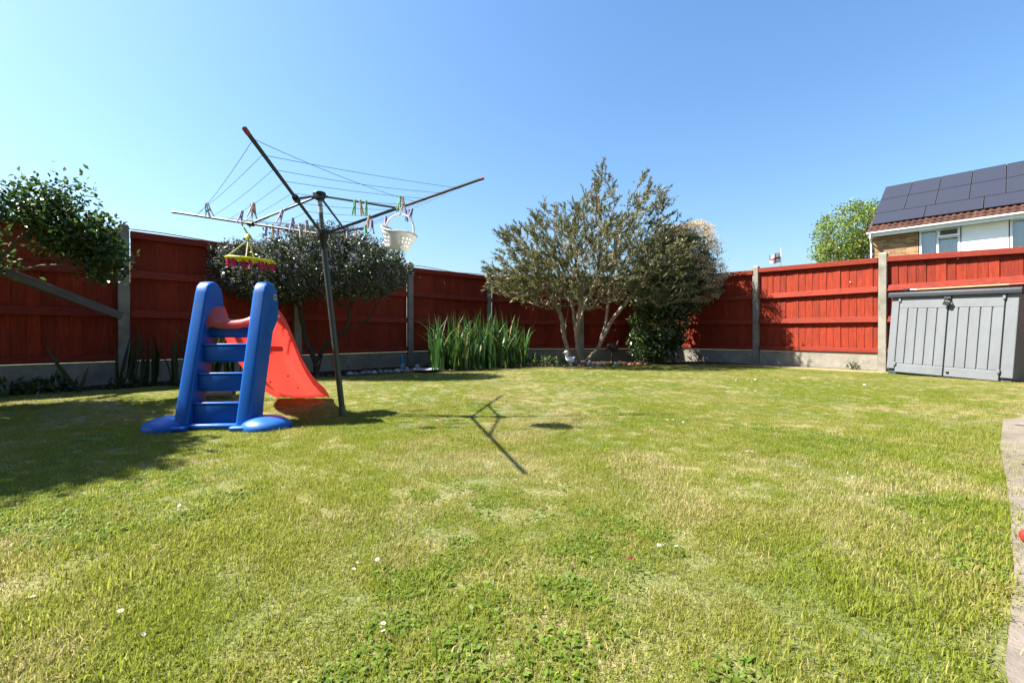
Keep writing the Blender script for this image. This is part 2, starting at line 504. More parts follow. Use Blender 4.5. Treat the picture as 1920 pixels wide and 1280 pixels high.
# ------------------------------------------------------------------ grass (uncountable): instanced tufts
def blade_tuft(name, n, rad, hmin, hmax, wid, lean, m, seed, broad=0):
    r = np.random.default_rng(seed)
    V = []; F3 = []
    vs = []; fs = []
    for i in range(n):
        a = r.uniform(0, 2 * math.pi); q = rad * math.sqrt(r.uniform())
        p = np.array([q * math.cos(a), q * math.sin(a), -.004])
        h = r.uniform(hmin, hmax); w = wid * r.uniform(.6, 1.2)
        la = r.uniform(0, 2 * math.pi); ln = abs(r.normal(0, lean)) + .12
        d = np.array([math.cos(la), math.sin(la), 0]); s = np.array([-d[1], d[0], 0]) * w / 2
        if broad:
            ln = r.uniform(.9, 1.35); 
        up = np.array([0, 0, 1.0])
        m1 = p + h * .5 * (up * math.cos(ln * .5) + d * math.sin(ln * .5))
        tip = m1 + h * .5 * (up * math.cos(ln * 1.45) + d * math.sin(ln * 1.45))
        b = len(vs)
        if broad:
            vs += [p, m1 - s, m1 + s, tip]
            fs += [(b, b + 2, b + 1), (b + 1, b + 2, b + 3)]
        else:
            vs += [p - s, p + s, m1 + s * .8, m1 - s * .8, tip]
            fs += [(b, b + 1, b + 2), (b, b + 2, b + 3), (b + 3, b + 2, b + 4)]
    me = mesh_np(name, np.array(vs), np.array(fs), m)
    return bpy.data.objects.new(name, me)

def grass_mat(name, g1, g2, dry, dryshift, trans=.35):
    m = bpy.data.materials.new(name); m.use_nodes = True
    nt = m.node_tree; N = nt.nodes; L = nt.links; pb = N['Principled BSDF']; out = N['Material Output']
    g = N.new('ShaderNodeNewGeometry'); oi = N.new('ShaderNodeObjectInfo')
    def noise(sc, det=4):
        n = N.new('ShaderNodeTexNoise'); n.inputs['Scale'].default_value = sc; n.inputs['Detail'].default_value = det
        L.new(g.outputs['Position'], n.inputs['Vector']); return n.outputs[0]
    def math_(op, a, b):
        n = N.new('ShaderNodeMath'); n.operation = op
        for i, q in enumerate((a, b)):
            if isinstance(q, (int, float)): n.inputs[i].default_value = q
            else: L.new(q, n.inputs[i])
        return n.outputs[0]
    def mixc(f, a, b):
        n = N.new('ShaderNodeMix'); n.data_type = 'RGBA'
        if isinstance(f, (int, float)): n.inputs[0].default_value = f
        else: L.new(f, n.inputs[0])
        for i, q in ((6, a), (7, b)):
            if isinstance(q, tuple): n.inputs[i].default_value = q + (1,)
            else: L.new(q, n.inputs[i])
        return n.outputs[2]
    rnd = g.outputs['Random Per Island']
    c = mixc(oi.outputs['Random'], g1, g2)
    # dry patches: broad noise + tuft random + blade random
    n1 = noise(.75, 5); n2 = noise(3.2, 4)
    s = math_('ADD', math_('MULTIPLY', n1, 1.1), math_('MULTIPLY', n2, .9))
    s = math_('ADD', s, math_('MULTIPLY', rnd, .55))
    mr = N.new('ShaderNodeMapRange'); mr.inputs[1].default_value = 1.18 - dryshift; mr.inputs[2].default_value = 1.62 - dryshift
    L.new(s, mr.inputs[0])
    c = mixc(mr.outputs[0], c, dry)
    hs = N.new('ShaderNodeHueSaturation')
    mv = N.new('ShaderNodeMapRange'); mv.inputs[3].default_value = .75; mv.inputs[4].default_value = 1.25
    L.new(math_('FRACT', math_('MULTIPLY', rnd, 5.7), 0), mv.inputs[0]); L.new(mv.outputs[0], hs.inputs['Value'])
    L.new(c, hs.inputs['Color']); c = hs.outputs[0]
    L.new(c, pb.inputs['Base Color']); pb.inputs['Roughness'].default_value = .5; pb.inputs['Specular IOR Level'].default_value = .18
    tr = N.new('ShaderNodeBsdfTranslucent'); L.new(c, tr.inputs[0])
    ms = N.new('ShaderNodeMixShader'); ms.inputs[0].default_value = trans
    L.new(pb.outputs[0], ms.inputs[1]); L.new(tr.outputs[0], ms.inputs[2]); L.new(ms.outputs[0], out.inputs[0])
    return m

G_green = grass_mat('grass_blade', (.18, .23, .019), (.255, .285, .034), (.38, .325, .115), -.08, .55)
G_weed = grass_mat('clover_leaf', (.11, .185, .02), (.15, .22, .03), (.25, .24, .05), -.25, .5)
G_dry = grass_mat('straw_blade', (.33, .28, .11), (.25, .23, .07), (.40, .32, .15), .2, .35)

src = bpy.data.collections.new('grass_sources')
tufts = []
for i in range(5): tufts.append(blade_tuft('tuft', 160, .062, .007, .022, .0023, 1.3, G_green, 10 + i))
for i in range(2): tufts.append(blade_tuft('tuft_long', 44, .05, .016, .042, .0028, 1.25, G_green, 30 + i))
for i in range(2): tufts.append(blade_tuft('tuft_weed', 40, .055, .012, .028, .010, .9, G_weed, 40 + i, 1))
for i in range(3): tufts.append(blade_tuft('tuft_straw', 60, .075, .012, .038, .0020, 1.4, G_dry, 50 + i))
for i, o in enumerate(tufts):
    o.name = 'tuft_%02d' % i
    src.objects.link(o)
NT = len(tufts)

def vnoise(x, y, sc, seed):
    r = np.random.default_rng(seed); G = r.random((64, 64))
    u = x * sc; v = y * sc
    iu = np.floor(u).astype(int); iv = np.floor(v).astype(int)
    fu = u - iu; fv = v - iv
    fu = fu * fu * (3 - 2 * fu); fv = fv * fv * (3 - 2 * fv)
    g = lambda a, b: G[a % 64, b % 64]
    return (g(iu, iv) * (1 - fu) + g(iu + 1, iv) * fu) * (1 - fv) + (g(iu, iv + 1) * (1 - fu) + g(iu + 1, iv + 1) * fu) * fv

def grass_points():
    X = []; Y = []
    # denser near the viewer, where single blades show
    for y0, y1, dens in ((-.6, .55, 150), (.55, 1.6, 950), (1.6, 3.2, 760), (3.2, 5.5, 640), (5.5, 9.7, 560)):
        w = max(1.3 * y1 + .5, 2.0)
        n = int((y1 - y0) * 2 * w * dens)
        X.append(rng.uniform(-w, w, n)); Y.append(rng.uniform(y0, y1, n))
    x = np.concatenate(X); y = np.concatenate(Y)
    keep = inside(LAWN, x, y)
    bedn = inside(BED, x + .18 * (vnoise(x, y, 3, 1) - .5), y + .18 * (vnoise(x, y, 3, 2) - .5))
    keep &= ~(bedn & (rng.random(len(x)) > .03))
    pn = .16 * (vnoise(x, y, 4.5, 3) - .85) + .07 * (vnoise(x, y, 17, 31) - .5)
    keep &= ~inside(PATH, x + pn, y - pn)
    # worn bare strip before the sunlit gravel board, and small bald spots
    strip = ((x - 4.55) * .6 + (7.9 - y) * .8)
    dist = np.abs((x - 4.76) * .796 + (y - 8.62) * .605)   # distance to right fence line
    bare = (dist < .35 + .5 * vnoise(x, y, 2.3, 4)) & (x > 3.9) & (x < 6.0) & (y > 6.2)
    keep &= ~(bare & (rng.random(len(x)) < .86))
    bald = vnoise(x, y, 2.6, 5) * .6 + vnoise(x, y, 7.1, 6) * .4
    keep &= ~((bald > .80) & (rng.random(len(x)) < .6))
    x = x[keep]; y = y[keep]
    wz = vnoise(x, y, 1.3, 7) * .55 + vnoise(x, y, 4.2, 8) * .45
    dz = vnoise(x, y, .9, 9) * .5 + vnoise(x, y, 3.4, 10) * .5
    u = rng.random(len(x))
    idx = rng.integers(0, 5, len(x))
    edge = inside([(.5, .3)] + [(px - .28, py + .28) for px, py in PATH[:7]] + [PATH[6]] + list(PATH[5::-1]), x, y)
    idx = np.where(u < .06, rng.integers(5, 7, len(x)), idx)
    idx = np.where(edge & (u < .35), rng.integers(5, 7, len(x)), idx)
    idx = np.where((wz > .56) & (u > .80), rng.integers(7, 9, len(x)), idx)
    idx = np.where((dz > .58) & (u > .50) | (u > .96), rng.integers(9, 12, len(x)), idx)
    sc = rng.uniform(.75, 1.2, len(x)) * (.8 + .5 * vnoise(x, y, 2.0, 11))
    sc *= np.clip(.98 - .10 * y, .48, 1.0)
    return x, y, idx, sc

gx, gy, gi, gs = grass_points()
gme = bpy.data.meshes.new('grass')
gme.vertices.add(len(gx))
gme.vertices.foreach_set('co', np.stack([gx, gy, np.zeros_like(gx) + .002], 1).astype(np.float32).ravel())
for nm, ty, arr in (('pick', 'INT', gi.astype(np.int32)), ('size', 'FLOAT', gs.astype(np.float32)), ('turn', 'FLOAT', rng.uniform(0, 6.283, len(gx)).astype(np.float32))):
    at_ = gme.attributes.new(nm, ty, 'POINT'); at_.data.foreach_set('value', arr)
gme.materials.append(G_green)
grass = link('grass', gme)
tag(grass, 'short sunlit lawn grass with straw-coloured patches', 'grass', kind='stuff')
ng = bpy.data.node_groups.new('grass_scatter', 'GeometryNodeTree')
ng.interface.new_socket('Geometry', in_out='INPUT', socket_type='NodeSocketGeometry')
ng.interface.new_socket('Geometry', in_out='OUTPUT', socket_type='NodeSocketGeometry')
gin = ng.nodes.new('NodeGroupInput'); gout = ng.nodes.new('NodeGroupOutput')
iop = ng.nodes.new('GeometryNodeInstanceOnPoints')
ci = ng.nodes.new('GeometryNodeCollectionInfo'); ci.inputs[0].default_value = src
ci.inputs['Separate Children'].default_value = True; ci.inputs['Reset Children'].default_value = True
def named(nm, ty):
    n = ng.nodes.new('GeometryNodeInputNamedAttribute'); n.data_type = ty; n.inputs[0].default_value = nm; return n.outputs[0]
cx = ng.nodes.new('ShaderNodeCombineXYZ')
ng.links.new(named('turn', 'FLOAT'), cx.inputs[2])
ng.links.new(gin.outputs[0], iop.inputs['Points']); ng.links.new(ci.outputs[0], iop.inputs['Instance'])
iop.inputs['Pick Instance'].default_value = True
ng.links.new(named('pick', 'INT'), iop.inputs['Instance Index'])
ng.links.new(cx.outputs[0], iop.inputs['Rotation'])
ng.links.new(named('size', 'FLOAT'), iop.inputs['Scale'])
ng.links.new(iop.outputs[0], gout.inputs[0])
mod = grass.modifiers.new('scatter', 'NODES'); mod.node_group = ng

# ------------------------------------------------------------------ plants: branching skeletons and leaves
def grow(base, seeds, targets, step=.11, bias=.35, wob=.03, r=None):
    """join every target to the nearest node (path length counts too); returns positions and parents"""
    P = [np.array(base, float)]; par = [-1]; plen = [0.0]
    for chain in seeds:                 # hand-placed stems, lists of points starting at the base
        last = 0
        for q in chain:
            q = np.array(q, float); a = P[last]
            n = max(1, int(np.linalg.norm(q - a) / step))
            for k in range(1, n + 1):
                s = a + (q - a) * k / n + (r.normal(0, wob * .35, 3) if k < n else 0)
                P.append(s); par.append(last); plen.append(plen[last] + np.linalg.norm(s - P[last])); last = len(P) - 1
    frozen = 1
    order = np.argsort(np.linalg.norm(targets - np.array(base), axis=1))
    arr = np.array(P + [np.zeros(3)] * (len(targets) * 14)); pl = np.array(plen + [0.0] * (len(targets) * 14)); cnt = len(P)
    for t in targets[order]:
        d = np.linalg.norm(arr[:cnt] - t, axis=1)
        sc = d + bias * pl[:cnt]
        sc[:2] += 5
        j = int(np.argmin(sc)); a = arr[j]
        n = min(12, max(1, int(d[j] / step)))
        last = j
        sag = np.array([0, 0, 1.0]) * .10 * d[j]
        for k in range(1, n + 1):
            u = k / n
            s = a + (t - a) * u + (r.normal(0, wob, 3) if k < n else 0) - sag * math.sin(math.pi * u)
            if cnt >= len(arr): break
            arr[cnt] = s; pl[cnt] = pl[last] + np.linalg.norm(s - arr[last]); par.append(last); last = cnt; cnt += 1
    return arr[:cnt], np.array(par)

def radii(P, par, tip, expo=.45, rmax=None):
    n = len(P); w = np.zeros(n)
    has = np.zeros(n, bool); has[par[1:]] = True
    w[~has] = 1
    for i in range(n - 1, 0, -1):
        w[par[i]] += w[i]
    rr = tip * w ** expo
    if rmax: rr = np.minimum(rr, rmax)
    return rr, ~has

def branch_mesh(name, P, par, rr, m, sides=5):
    i = np.arange(1, len(P)); a = P[par[1:]]; b = P[i]
    d = b - a; ln = np.linalg.norm(d, axis=1, keepdims=True); ok = ln[:, 0] > 1e-5
    a = a[ok]; b = b[ok]; d = d[ok] / ln[ok]; i = i[ok]
    ra = np.minimum(rr[par[i]], rr[i] * 1.35)[:, None]; rb = rr[i][:, None]
    ref = np.where(np.abs(d[:, 2:3]) < .9, np.array([[0, 0, 1.0]]), np.array([[1.0, 0, 0]]))
    x = np.cross(d, ref); x /= np.linalg.norm(x, axis=1, keepdims=True); y = np.cross(d, x)
    V = []
    for c, q in ((a - d * ra * .3, ra), (b, rb)):
        for k in range(sides):
            t = 2 * math.pi * k / sides
            V.append(c + q * (x * math.cos(t) + y * math.sin(t)))
    V = np.stack(V, 1).reshape(-1, 3)
    base = np.arange(len(a))[:, None] * 2 * sides
    F = np.concatenate([np.stack([base[:, 0] + k, base[:, 0] + (k + 1) % sides, base[:, 0] + sides + (k + 1) % sides, base[:, 0] + sides + k], 1) for k in range(sides)])
    return mesh_np(name, V, F, m, True)

def leaf_quads(P, D, ln, wd, r, fold=.25, droop=0.0):
    """diamond leaves: base P, direction D, per leaf length and width"""
    n = len(P)
    D = D + np.array([0, 0, -droop]); D = D / np.linalg.norm(D, axis=1, keepdims=True)
    q = r.normal(0, 1, (n, 3)); s = np.cross(D, q); s /= np.linalg.norm(s, axis=1, keepdims=True) + 1e-9
    nn = np.cross(s, D)
    mid = P + D * ln[:, None] * .45
    V = np.stack([P, mid + s * wd[:, None] * .5 + nn * wd[:, None] * fold, P + D * ln[:, None], mid - s * wd[:, None] * .5 + nn * wd[:, None] * fold], 1).reshape(-1, 3)
    F = np.arange(n * 4).reshape(n, 4)
    return V, F

def in_blobs(n, blobs, r, surf=0.0):
    """random points in a union of ellipsoids (c, radii, weight)"""
    w = np.array([b[2] if len(b) > 2 else np.prod(b[1]) for b in blobs], float); w /= w.sum()
    pick = r.choice(len(blobs), n, p=w)
    d = r.normal(0, 1, (n, 3)); d /= np.linalg.norm(d, axis=1, keepdims=True)
    q = r.random(n) ** (1 / 3.0)
    if surf: q = 1 - (1 - q) * (1 - surf)
    C = np.array([b[0] for b in blobs]); S = np.array([b[1] for b in blobs])
    return C[pick] + d * q[:, None] * S[pick]

def rand_dir(n, r, up=0.0):
    d = r.normal(0, 1, (n, 3)); d[:, 2] += up
    return d / np.linalg.norm(d, axis=1, keepdims=True)

def plant_root(name, label, cat, base, group=None):
    return thing(name, label, cat, base, group=group)

def attach(name, me, root):
    o = link(name, me, root)
    o.location = -Vector(root.location) if False else (0, 0, 0)
    return o

def shifted(V, base):
    return V - np.array(base)[None, :]

# ---- many-stemmed wispy tree (fine grey-green leaves on pale twigs)
def bottlebrush():
    r = np.random.default_rng(21)
    base = (1.25, 8.3, 0.0)
    root = plant_root('garden_tree', 'wispy many-stemmed tree with fine grey-green leaves and pale twigs', 'tree', base)
    stems = [[(1.10, 8.28, .12), (.98, 8.25, .50), (.90, 8.2, .95), (.62, 8.15, 1.45)],
             [(1.10, 8.28, .12), (.98, 8.25, .50), (1.02, 8.3, .85), (1.1, 8.35, 1.3)],
             [(1.27, 8.35, .15), (1.18, 8.35, .8), (1.12, 8.4, 1.4), (1.25, 8.4, 2.2)],
             [(1.27, 8.35, .15), (1.25, 8.4, .7), (1.42, 8.5, 1.2), (1.75, 8.55, 1.9)],
             [(1.42, 8.3, .10), (1.62, 8.25, .35), (1.76, 8.25, .85), (1.80, 8.2, 1.35), (1.9, 8.2, 2.2)],
             [(1.42, 8.3, .10), (1.62, 8.25, .35), (1.85, 8.2, .85), (2.12, 8.15, 1.2), (2.5, 8.1, 1.8)],
             [(1.25, 8.25, .15), (1.17, 8.1, .5), (1.2, 7.8, 1.1), (1.1, 7.5, 1.7)]]
    blobs = [((1.25, 8.25, 2.05), (1.5, 1.2, .85)), ((.35, 8.15, 1.75), (.85, .85, .62)), ((.25, 8.2, 2.2), (.65, .7, .5)),
             ((1.75, 8.3, 2.65), (.8, .8, .62)), ((2.3, 8.3, 2.1), (.8, .8, .75)), ((1.1, 8.2, 2.6), (.7, .7, .45)), ((1.7, 8.3, 3.2), (.28, .3, .5), .22),
             ((2.55, 8.3, 2.9), (.45, .4, .45), .28), ((1.0, 8.0, 1.42), (1.25, .8, .42), 1.1), ((1.3, 7.7, 1.7), (1.3, .6, .5), 1.0), ((2.7, 8.15, 1.75), (.65, .6, .7), .7), ((.0, 8.0, 1.55), (.5, .5, .3), .2), ((2.9, 8.3, 2.75), (.3, .3, .3), .08),
             ((2.45, 8.3, 3.25), (.16, .2, .4), .10)]
    T = in_blobs(2300, blobs, r, .2)
    P, par = grow(base, stems, T, .085, .24, .009, r)
    # straight young shoots that stand out from the crown
    ctr = np.array([1.3, 8.25, 1.2])
    cand = np.where(np.linalg.norm((P - ctr) / np.array([1.0, 1.0, .9]), axis=1) > .75)[0]
    cand = cand[P[cand, 2] > 1.15]
    pick = r.choice(cand, 1500)
    newP = [P]; newpar = [par]; cnt = len(P)
    for j in pick:
        d = P[j] - ctr; d /= np.linalg.norm(d); d = d + r.normal(0, .35, 3); d[2] += .12; d /= np.linalg.norm(d)
        L_ = r.uniform(.08, .24); ns = 3
        newP.append(np.array([P[j] + d * L_ * (q + 1) / ns for q in range(ns)]))
        newpar.append(np.array([j, cnt, cnt + 1])); cnt += ns
    P = np.concatenate(newP); par = np.concatenate(newpar)
    rr, tips = radii(P, par, .0026, .44, .058)
    me = branch_mesh('trunk', shifted(P, base), par, rr, M_twig, 5)
    attach('trunk', me, root)
    # leaves sit thickly along the outer twigs
    thin = np.where((rr < .012))[0]; thin = thin[thin > 0]
    d = P[thin] - P[par[thin]]; d /= np.linalg.norm(d, axis=1, keepdims=True) + 1e-9
    reps = r.poisson(7.5, len(thin))
    k = np.repeat(np.arange(len(thin)), reps)
    u = r.random(len(k))
    pos = P[par[thin[k]]] * (1 - u[:, None]) + P[thin[k]] * u[:, None]
    dd = d[k] * .95 + rand_dir(len(k), r, .15) * .6
    dd /= np.linalg.norm(dd, axis=1, keepdims=True)
    V, F = leaf_quads(pos, dd, r.uniform(.05, .095, len(k)), r.uniform(.010, .017, len(k)), r)
    attach('crown', mesh_np('crown', shifted(V, base), F, M_leafbb), root)
bottlebrush()

# ---- dark rounded tree with grey-blue flowers
def ceanothus():
    r = np.random.default_rng(33)
    base = (-2.80, 6.35, 0.0)
    root = plant_root('flowering_tree', 'dark dense tree with grey-blue flower heads and twisted trunk', 'tree', base)
    stems = [[(-2.82, 6.35, .18), (-2.98, 6.35, .55), (-3.02, 6.32, .95), (-3.2, 6.3, 1.25)],
             [(-2.82, 6.35, .18), (-2.70, 6.33, .40), (-2.38, 6.3, .62), (-2.30, 6.3, .95), (-2.2, 6.28, 1.2)],
             [(-2.70, 6.33, .40), (-2.42, 6.3, .60), (-2.0, 6.25, .82), (-1.82, 6.2, 1.12)]]
    blobs = [((-3.45, 6.2, 1.45), (.72, .62, .42)), ((-2.85, 6.2, 1.50), (.70, .65, .42)), ((-2.2, 6.2, 1.5), (.68, .62, .42)),
             ((-2.75, 6.1, 1.72), (.75, .55, .33)), ((-3.85, 6.2, 1.55), (.42, .45, .33)), ((-1.78, 6.2, 1.5), (.38, .45, .30)), ((-3.35, 6.15, 1.27), (.55, .5, .25)), ((-2.15, 6.15, 1.30), (.6, .5, .2)),
             ((-2.62, 6.2, 2.0), (.18, .2, .12), .01), ((-2.3, 6.15, 1.86), (.4, .4, .2), .03)]
    T = in_blobs(420, blobs, r, .2)
    P, par = grow(base, stems, T, .12, .3, .03, r)
    rr, tips = radii(P, par, .004, .47, .07)
    attach('trunk', branch_mesh('trunk', shifted(P, base), par, rr, M_darkbark, 6), root)
    # clumps of leaves round sprig ends near the surface
    C = in_blobs(1500, blobs, r, .45)
    n = 22
    pos = np.repeat(C, n, 0) + r.normal(0, .038, (len(C) * n, 3))
    out = np.repeat(C - np.array([[-2.8, 6.2, 1.3]]), n, 0); out /= np.linalg.norm(out, axis=1, keepdims=True)
    dd = rand_dir(len(pos), r, .3) + out * .5; dd /= np.linalg.norm(dd, axis=1, keepdims=True)
    V, F = leaf_quads(pos, dd, r.uniform(.028, .05, len(pos)), r.uniform(.016, .028, len(pos)), r)
    attach('crown', mesh_np('crown', shifted(V, base), F, M_leafce), root)
    Cf = in_blobs(1500, blobs, r, .85)
    n = 12
    ofs = r.normal(0, 1, (len(Cf), n, 3)) * np.array([.014, .014, .024])
    pos = (Cf[:, None, :] + ofs).reshape(-1, 3)
    V, F = leaf_quads(pos, rand_dir(len(pos), r, .2), r.uniform(.012, .024, len(pos)), r.uniform(.012, .022, len(pos)), r)
    o = attach('blossom', mesh_np('blossom', shifted(V, base), F, M_flowce), root)
ceanothus()

# ---- cream flowering shrub
def photinia():
    r = np.random.default_rng(44)
    base = (2.95, 8.95, 0.0)
    root = plant_root('flowering_shrub', 'tall dark glossy shrub topped with cream flower heads', 'shrub', base)
    blobs = [((2.95, 8.85, .75), (.55, .5, .7)), ((3.1, 8.85, 1.45), (.72, .6, .65)), ((3.25, 8.9, 2.05), (.72, .6, .6)), ((3.75, 8.9, 1.6), (.4, .4, .38)), ((3.3, 8.95, 2.45), (.5, .45, .32)),
             ((2.75, 8.75, .35), (.45, .4, .32))]
    T = in_blobs(260, blobs, r, .1)
    P, par = grow(base, [[(2.95, 8.95, .3), (2.9, 8.9, 1.0), (3.0, 8.9, 1.7)], [(3.0, 8.95, .3), (3.15, 8.95, .9), (3.3, 8.9, 1.6)], [(2.9, 8.9, .25), (2.7, 8.8, .7)]], T, .13, .3, .03, r)
    rr, tips = radii(P, par, .004, .45, .045)
    attach('trunk', branch_mesh('trunk', shifted(P, base), par, rr, M_darkbark, 5), root)
    C = in_blobs(1700, blobs, r, .4); n = 9
    pos = np.repeat(C, n, 0) + r.normal(0, .05, (len(C) * n, 3))
    dd = rand_dir(len(pos), r, .1)
    V, F = leaf_quads(pos, dd, r.uniform(.06, .11, len(pos)), r.uniform(.028, .045, len(pos)), r, droop=.2)
    attach('crown', mesh_np('crown', shifted(V, base), F, M_leafph), root)
    fb = [((3.4, 8.85, 2.45), (.55, .5, .38), .3), ((3.75, 8.85, 1.72), (.45, .45, .42), .16), ((3.45, 8.75, 2.0), (.66, .6, .45), .14), ((3.55, 8.7, 1.45), (.5, .45, .25), .10), ((3.2, 8.6, 1.25), (.5, .4, .14), .02), ((3.0, 8.5, .95), (.4, .2, .3), .006)]
    fb += [((3.5, 8.5, 2.35), (.45, .3, .38), .16), ((3.75, 8.55, 1.7), (.36, .3, .3), .08)]
    C = in_blobs(330, fb, r, .85); n = 64
    ofs = r.normal(0, 1, (len(C), n, 3)) * np.array([.055, .055, .022])
    pos = (C[:, None, :] + ofs).reshape(-1, 3)
    V, F = leaf_quads(pos, rand_dir(len(pos), r, .4), r.uniform(.014, .03, len(pos)), r.uniform(.012, .024, len(pos)), r)
    attach('blossom', mesh_np('blossom', shifted(V, base), F, M_flowph), root)
photinia()

# ---- tall leafy tree on the left; most of its crown is past the frame and shades the lawn
def left_tree():
    r = np.random.default_rng(55)
    base = (-5.15, 3.05, 0.0)
    root = plant_root('leafy_tree', 'leafy green tree reaching in over the fence at the left edge', 'tree', base)
    blobs = [((-5.05, 2.1, 2.6), (1.1, 1.05, .8)), ((-4.55, 1.05, 2.75), (.55, .45, .5)), ((-5.3, 3.1, 2.2), (.9, .8, .6)), ((-4.6, 3.75, 1.80), (.40, .32, .24)), ((-4.22, 3.9, 1.72), (.26, .25, .18), .10),
             ((-3.98, 4.05, 1.52), (.27, .26, .24), .16), ((-4.75, 3.9, 1.35), (.3, .3, .25), .05), ((-3.80, 4.15, 1.30), (.18, .2, .20), .06), ((-4.05, 4.0, 1.92), (.22, .25, .09), .02)]
    T = in_blobs(520, blobs, r, .1)
    stems = [[(-5.15, 3.05, .9), (-5.1, 2.7, 1.7), (-5.0, 2.2, 2.4)], [(-5.15, 3.05, .9), (-5.0, 3.5, 1.1), (-4.62, 3.85, 1.13), (-4.25, 3.95, 1.40), (-3.95, 4.05, 1.5)],
             [(-4.62, 3.85, 1.13), (-4.32, 3.95, 1.5), (-4.1, 3.95, 1.70)], [(-4.62, 3.85, 1.13), (-4.3, 4.05, 1.22), (-3.9, 4.1, 1.28)]]
    P, par = grow(base, stems, T, .12, .3, .03, r)
    rr, tips = radii(P, par, .0035, .45, .08)
    attach('trunk', branch_mesh('trunk', shifted(P, base), par, rr, M_bark, 6), root)
    C = in_blobs(2600, blobs[:3], r, .2); n = 12
    # extra sprays in the branches that hang into view
    C2 = in_blobs(400, blobs[3:], r, .1)
    big = np.repeat(np.arange(len(C) + len(C2)) < len(C), n)
    C = np.concatenate([C, C2])
    pos = np.repeat(C, n, 0) + r.normal(0, .055, (len(C) * n, 3))
    lm = np.where(big, 1.7, 1.0)
    V, F = leaf_quads(pos, rand_dir(len(pos), r, .0), r.uniform(.035, .062, len(pos)) * lm, r.uniform(.022, .036, len(pos)) * lm, r, droop=.25)
    attach('crown', mesh_np('crown', shifted(V, base), F, M_leaflt), root)
left_tree()

# ---- pale green tree behind the house
def far_tree():
    r = np.random.default_rng(66)
    base = (19.5, 25.5, 0.0)
    root = plant_root('far_tree', 'pale green leafy tree rising behind the house roof', 'tree', base)
    blobs = [((19.7, 25.5, 6.4), (2.0, 1.8, 1.8)), ((18.6, 25.3, 5.3), (1.3, 1.2, 1.1)), ((20.8, 25.6, 7.0), (1.4, 1.3, 1.2)), ((18.3, 25.2, 4.4), (.7, .8, .6)), ((20.5, 25.5, 5.0), (1.6, 1.4, 1.2))]
    T = in_blobs(260, blobs, r, .2)
    P, par = grow(base, [[(19.5, 25.5, 3.0), (19.6, 25.5, 5.5)], [(19.5, 25.5, 3.0), (18.8, 25.4, 4.6)], [(19.5, 25.5, 3.0), (20.5, 25.6, 5.5)]], T, .4, .3, .08, r)
    rr, tips = radii(P, par, .012, .5, .22)
    attach('trunk', branch_mesh('trunk', shifted(P, base), par, rr, M_bark, 6), root)
    C = in_blobs(800, blobs, r, .4); n = 16
    pos = np.repeat(C, n, 0) + r.normal(0, .13, (len(C) * n, 3))
    V, F = leaf_quads(pos, rand_dir(len(pos), r), r.uniform(.09, .17, len(pos)), r.uniform(.06, .11, len(pos)), r, droop=.2)
    attach('crown', mesh_np('crown', shifted(V, base), F, M_leaffar), root)
far_tree()

# ---- fallen leaves and crumbs of soil on the bed
def litter():
    r = np.random.default_rng(91)
    x = rng.uniform(-6.2, 4.4, 9000); y = rng.uniform(3.0, 9.6, 9000)
    k = inside(BED, x, y); x = x[k]; y = y[k]
    pos = np.stack([x, y, r.uniform(.008, .022, len(x))], 1)
    d = rand_dir(len(x), r); d[:, 2] *= .25; d /= np.linalg.norm(d, axis=1, keepdims=True)
    V, F = leaf_quads(pos, d, r.uniform(.02, .055, len(x)), r.uniform(.012, .03, len(x)), r)
    o = link('leaf_litter', mesh_np('leaf_litter', V, F, mat('dead_leaf', (.22, .14, .07), .9, .3, 3, island=.55)))
    tag(o, 'dry brown leaf litter scattered over the shaded flower bed', 'leaf litter', kind='stuff')
litter()

# ---- sword-leaved clumps: each leaf a part
def sword(name, m, bend, w, seed, seg=6):
    r = random.Random(seed)
    mb = MB(); vs = []; fs = []
    tw = r.uniform(-.5, .5)
    for i in range(seg + 1):
        u = i / seg
        ww = w * (1 - u ** 3.0) * (.75 + .5 * math.sin(math.pi * min(1, u * 1.3))) * .5 + .0008
        y = bend * u ** 2.4; z = u - .35 * bend * u ** 3
        a = tw * u
        vs += [(-ww * math.cos(a), y - ww * math.sin(a), z), (0, y + ww * .25, z), (ww * math.cos(a), y + ww * math.sin(a), z)]
    for i in range(seg):
        for k in (0, 1):
            b = i * 3 + k
            fs.append((b, b + 1, b + 4, b + 3))
    o = mb.add(vs, fs).build(name, m)
    for p in o.data.polygons: p.use_smooth = True
    me = o.data; bpy.data.objects.remove(o, do_unlink=True)
    return me
IR = [sword('leaf', M_iris, b, w, i) for i, (b, w) in enumerate(((.05, .034), (.16, .036), (.28, .032), (.02, .038), (.5, .034), (.10, .028)))]
M_irisdry = mat('spent_iris_leaf', (.36, .34, .12), .6, .3, 5, 0, 1, .3, trans=.3, objrand=.25)
IRY = [sword('leaf', M_irisdry, b, w, 40 + i) for i, (b, w) in enumerate(((.3, .022), (.55, .026)))]
IRD = [sword('leaf', M_irisdk, b, w, 20 + i) for i, (b, w) in enumerate(((.08, .03), (.2, .034), (.4, .028), (.03, .03)))]
def clump(root, poly, n, hmin, hmax, meshes, rr, lean=.09):
    k = 0
    base = Vector(root.location)
    xs = [p[0] for p in poly]; ys = [p[1] for p in poly]
    while k < n:
        x = rr.uniform(min(xs), max(xs)); y = rr.uniform(min(ys), max(ys))
        if not inside(poly, np.array([x]), np.array([y]))[0]: continue
        o = link('leaf', rr.choice(meshes), root)
        o.location = (x - base.x, y - base.y, 0)
        h = rr.uniform(hmin, hmax)
        o.scale = (rr.uniform(.8, 1.2), h, h)
        o.rotation_euler = (rr.gauss(0, lean), rr.gauss(0, lean), rr.uniform(0, 6.28))
        k += 1
rr_ = random.Random(5)
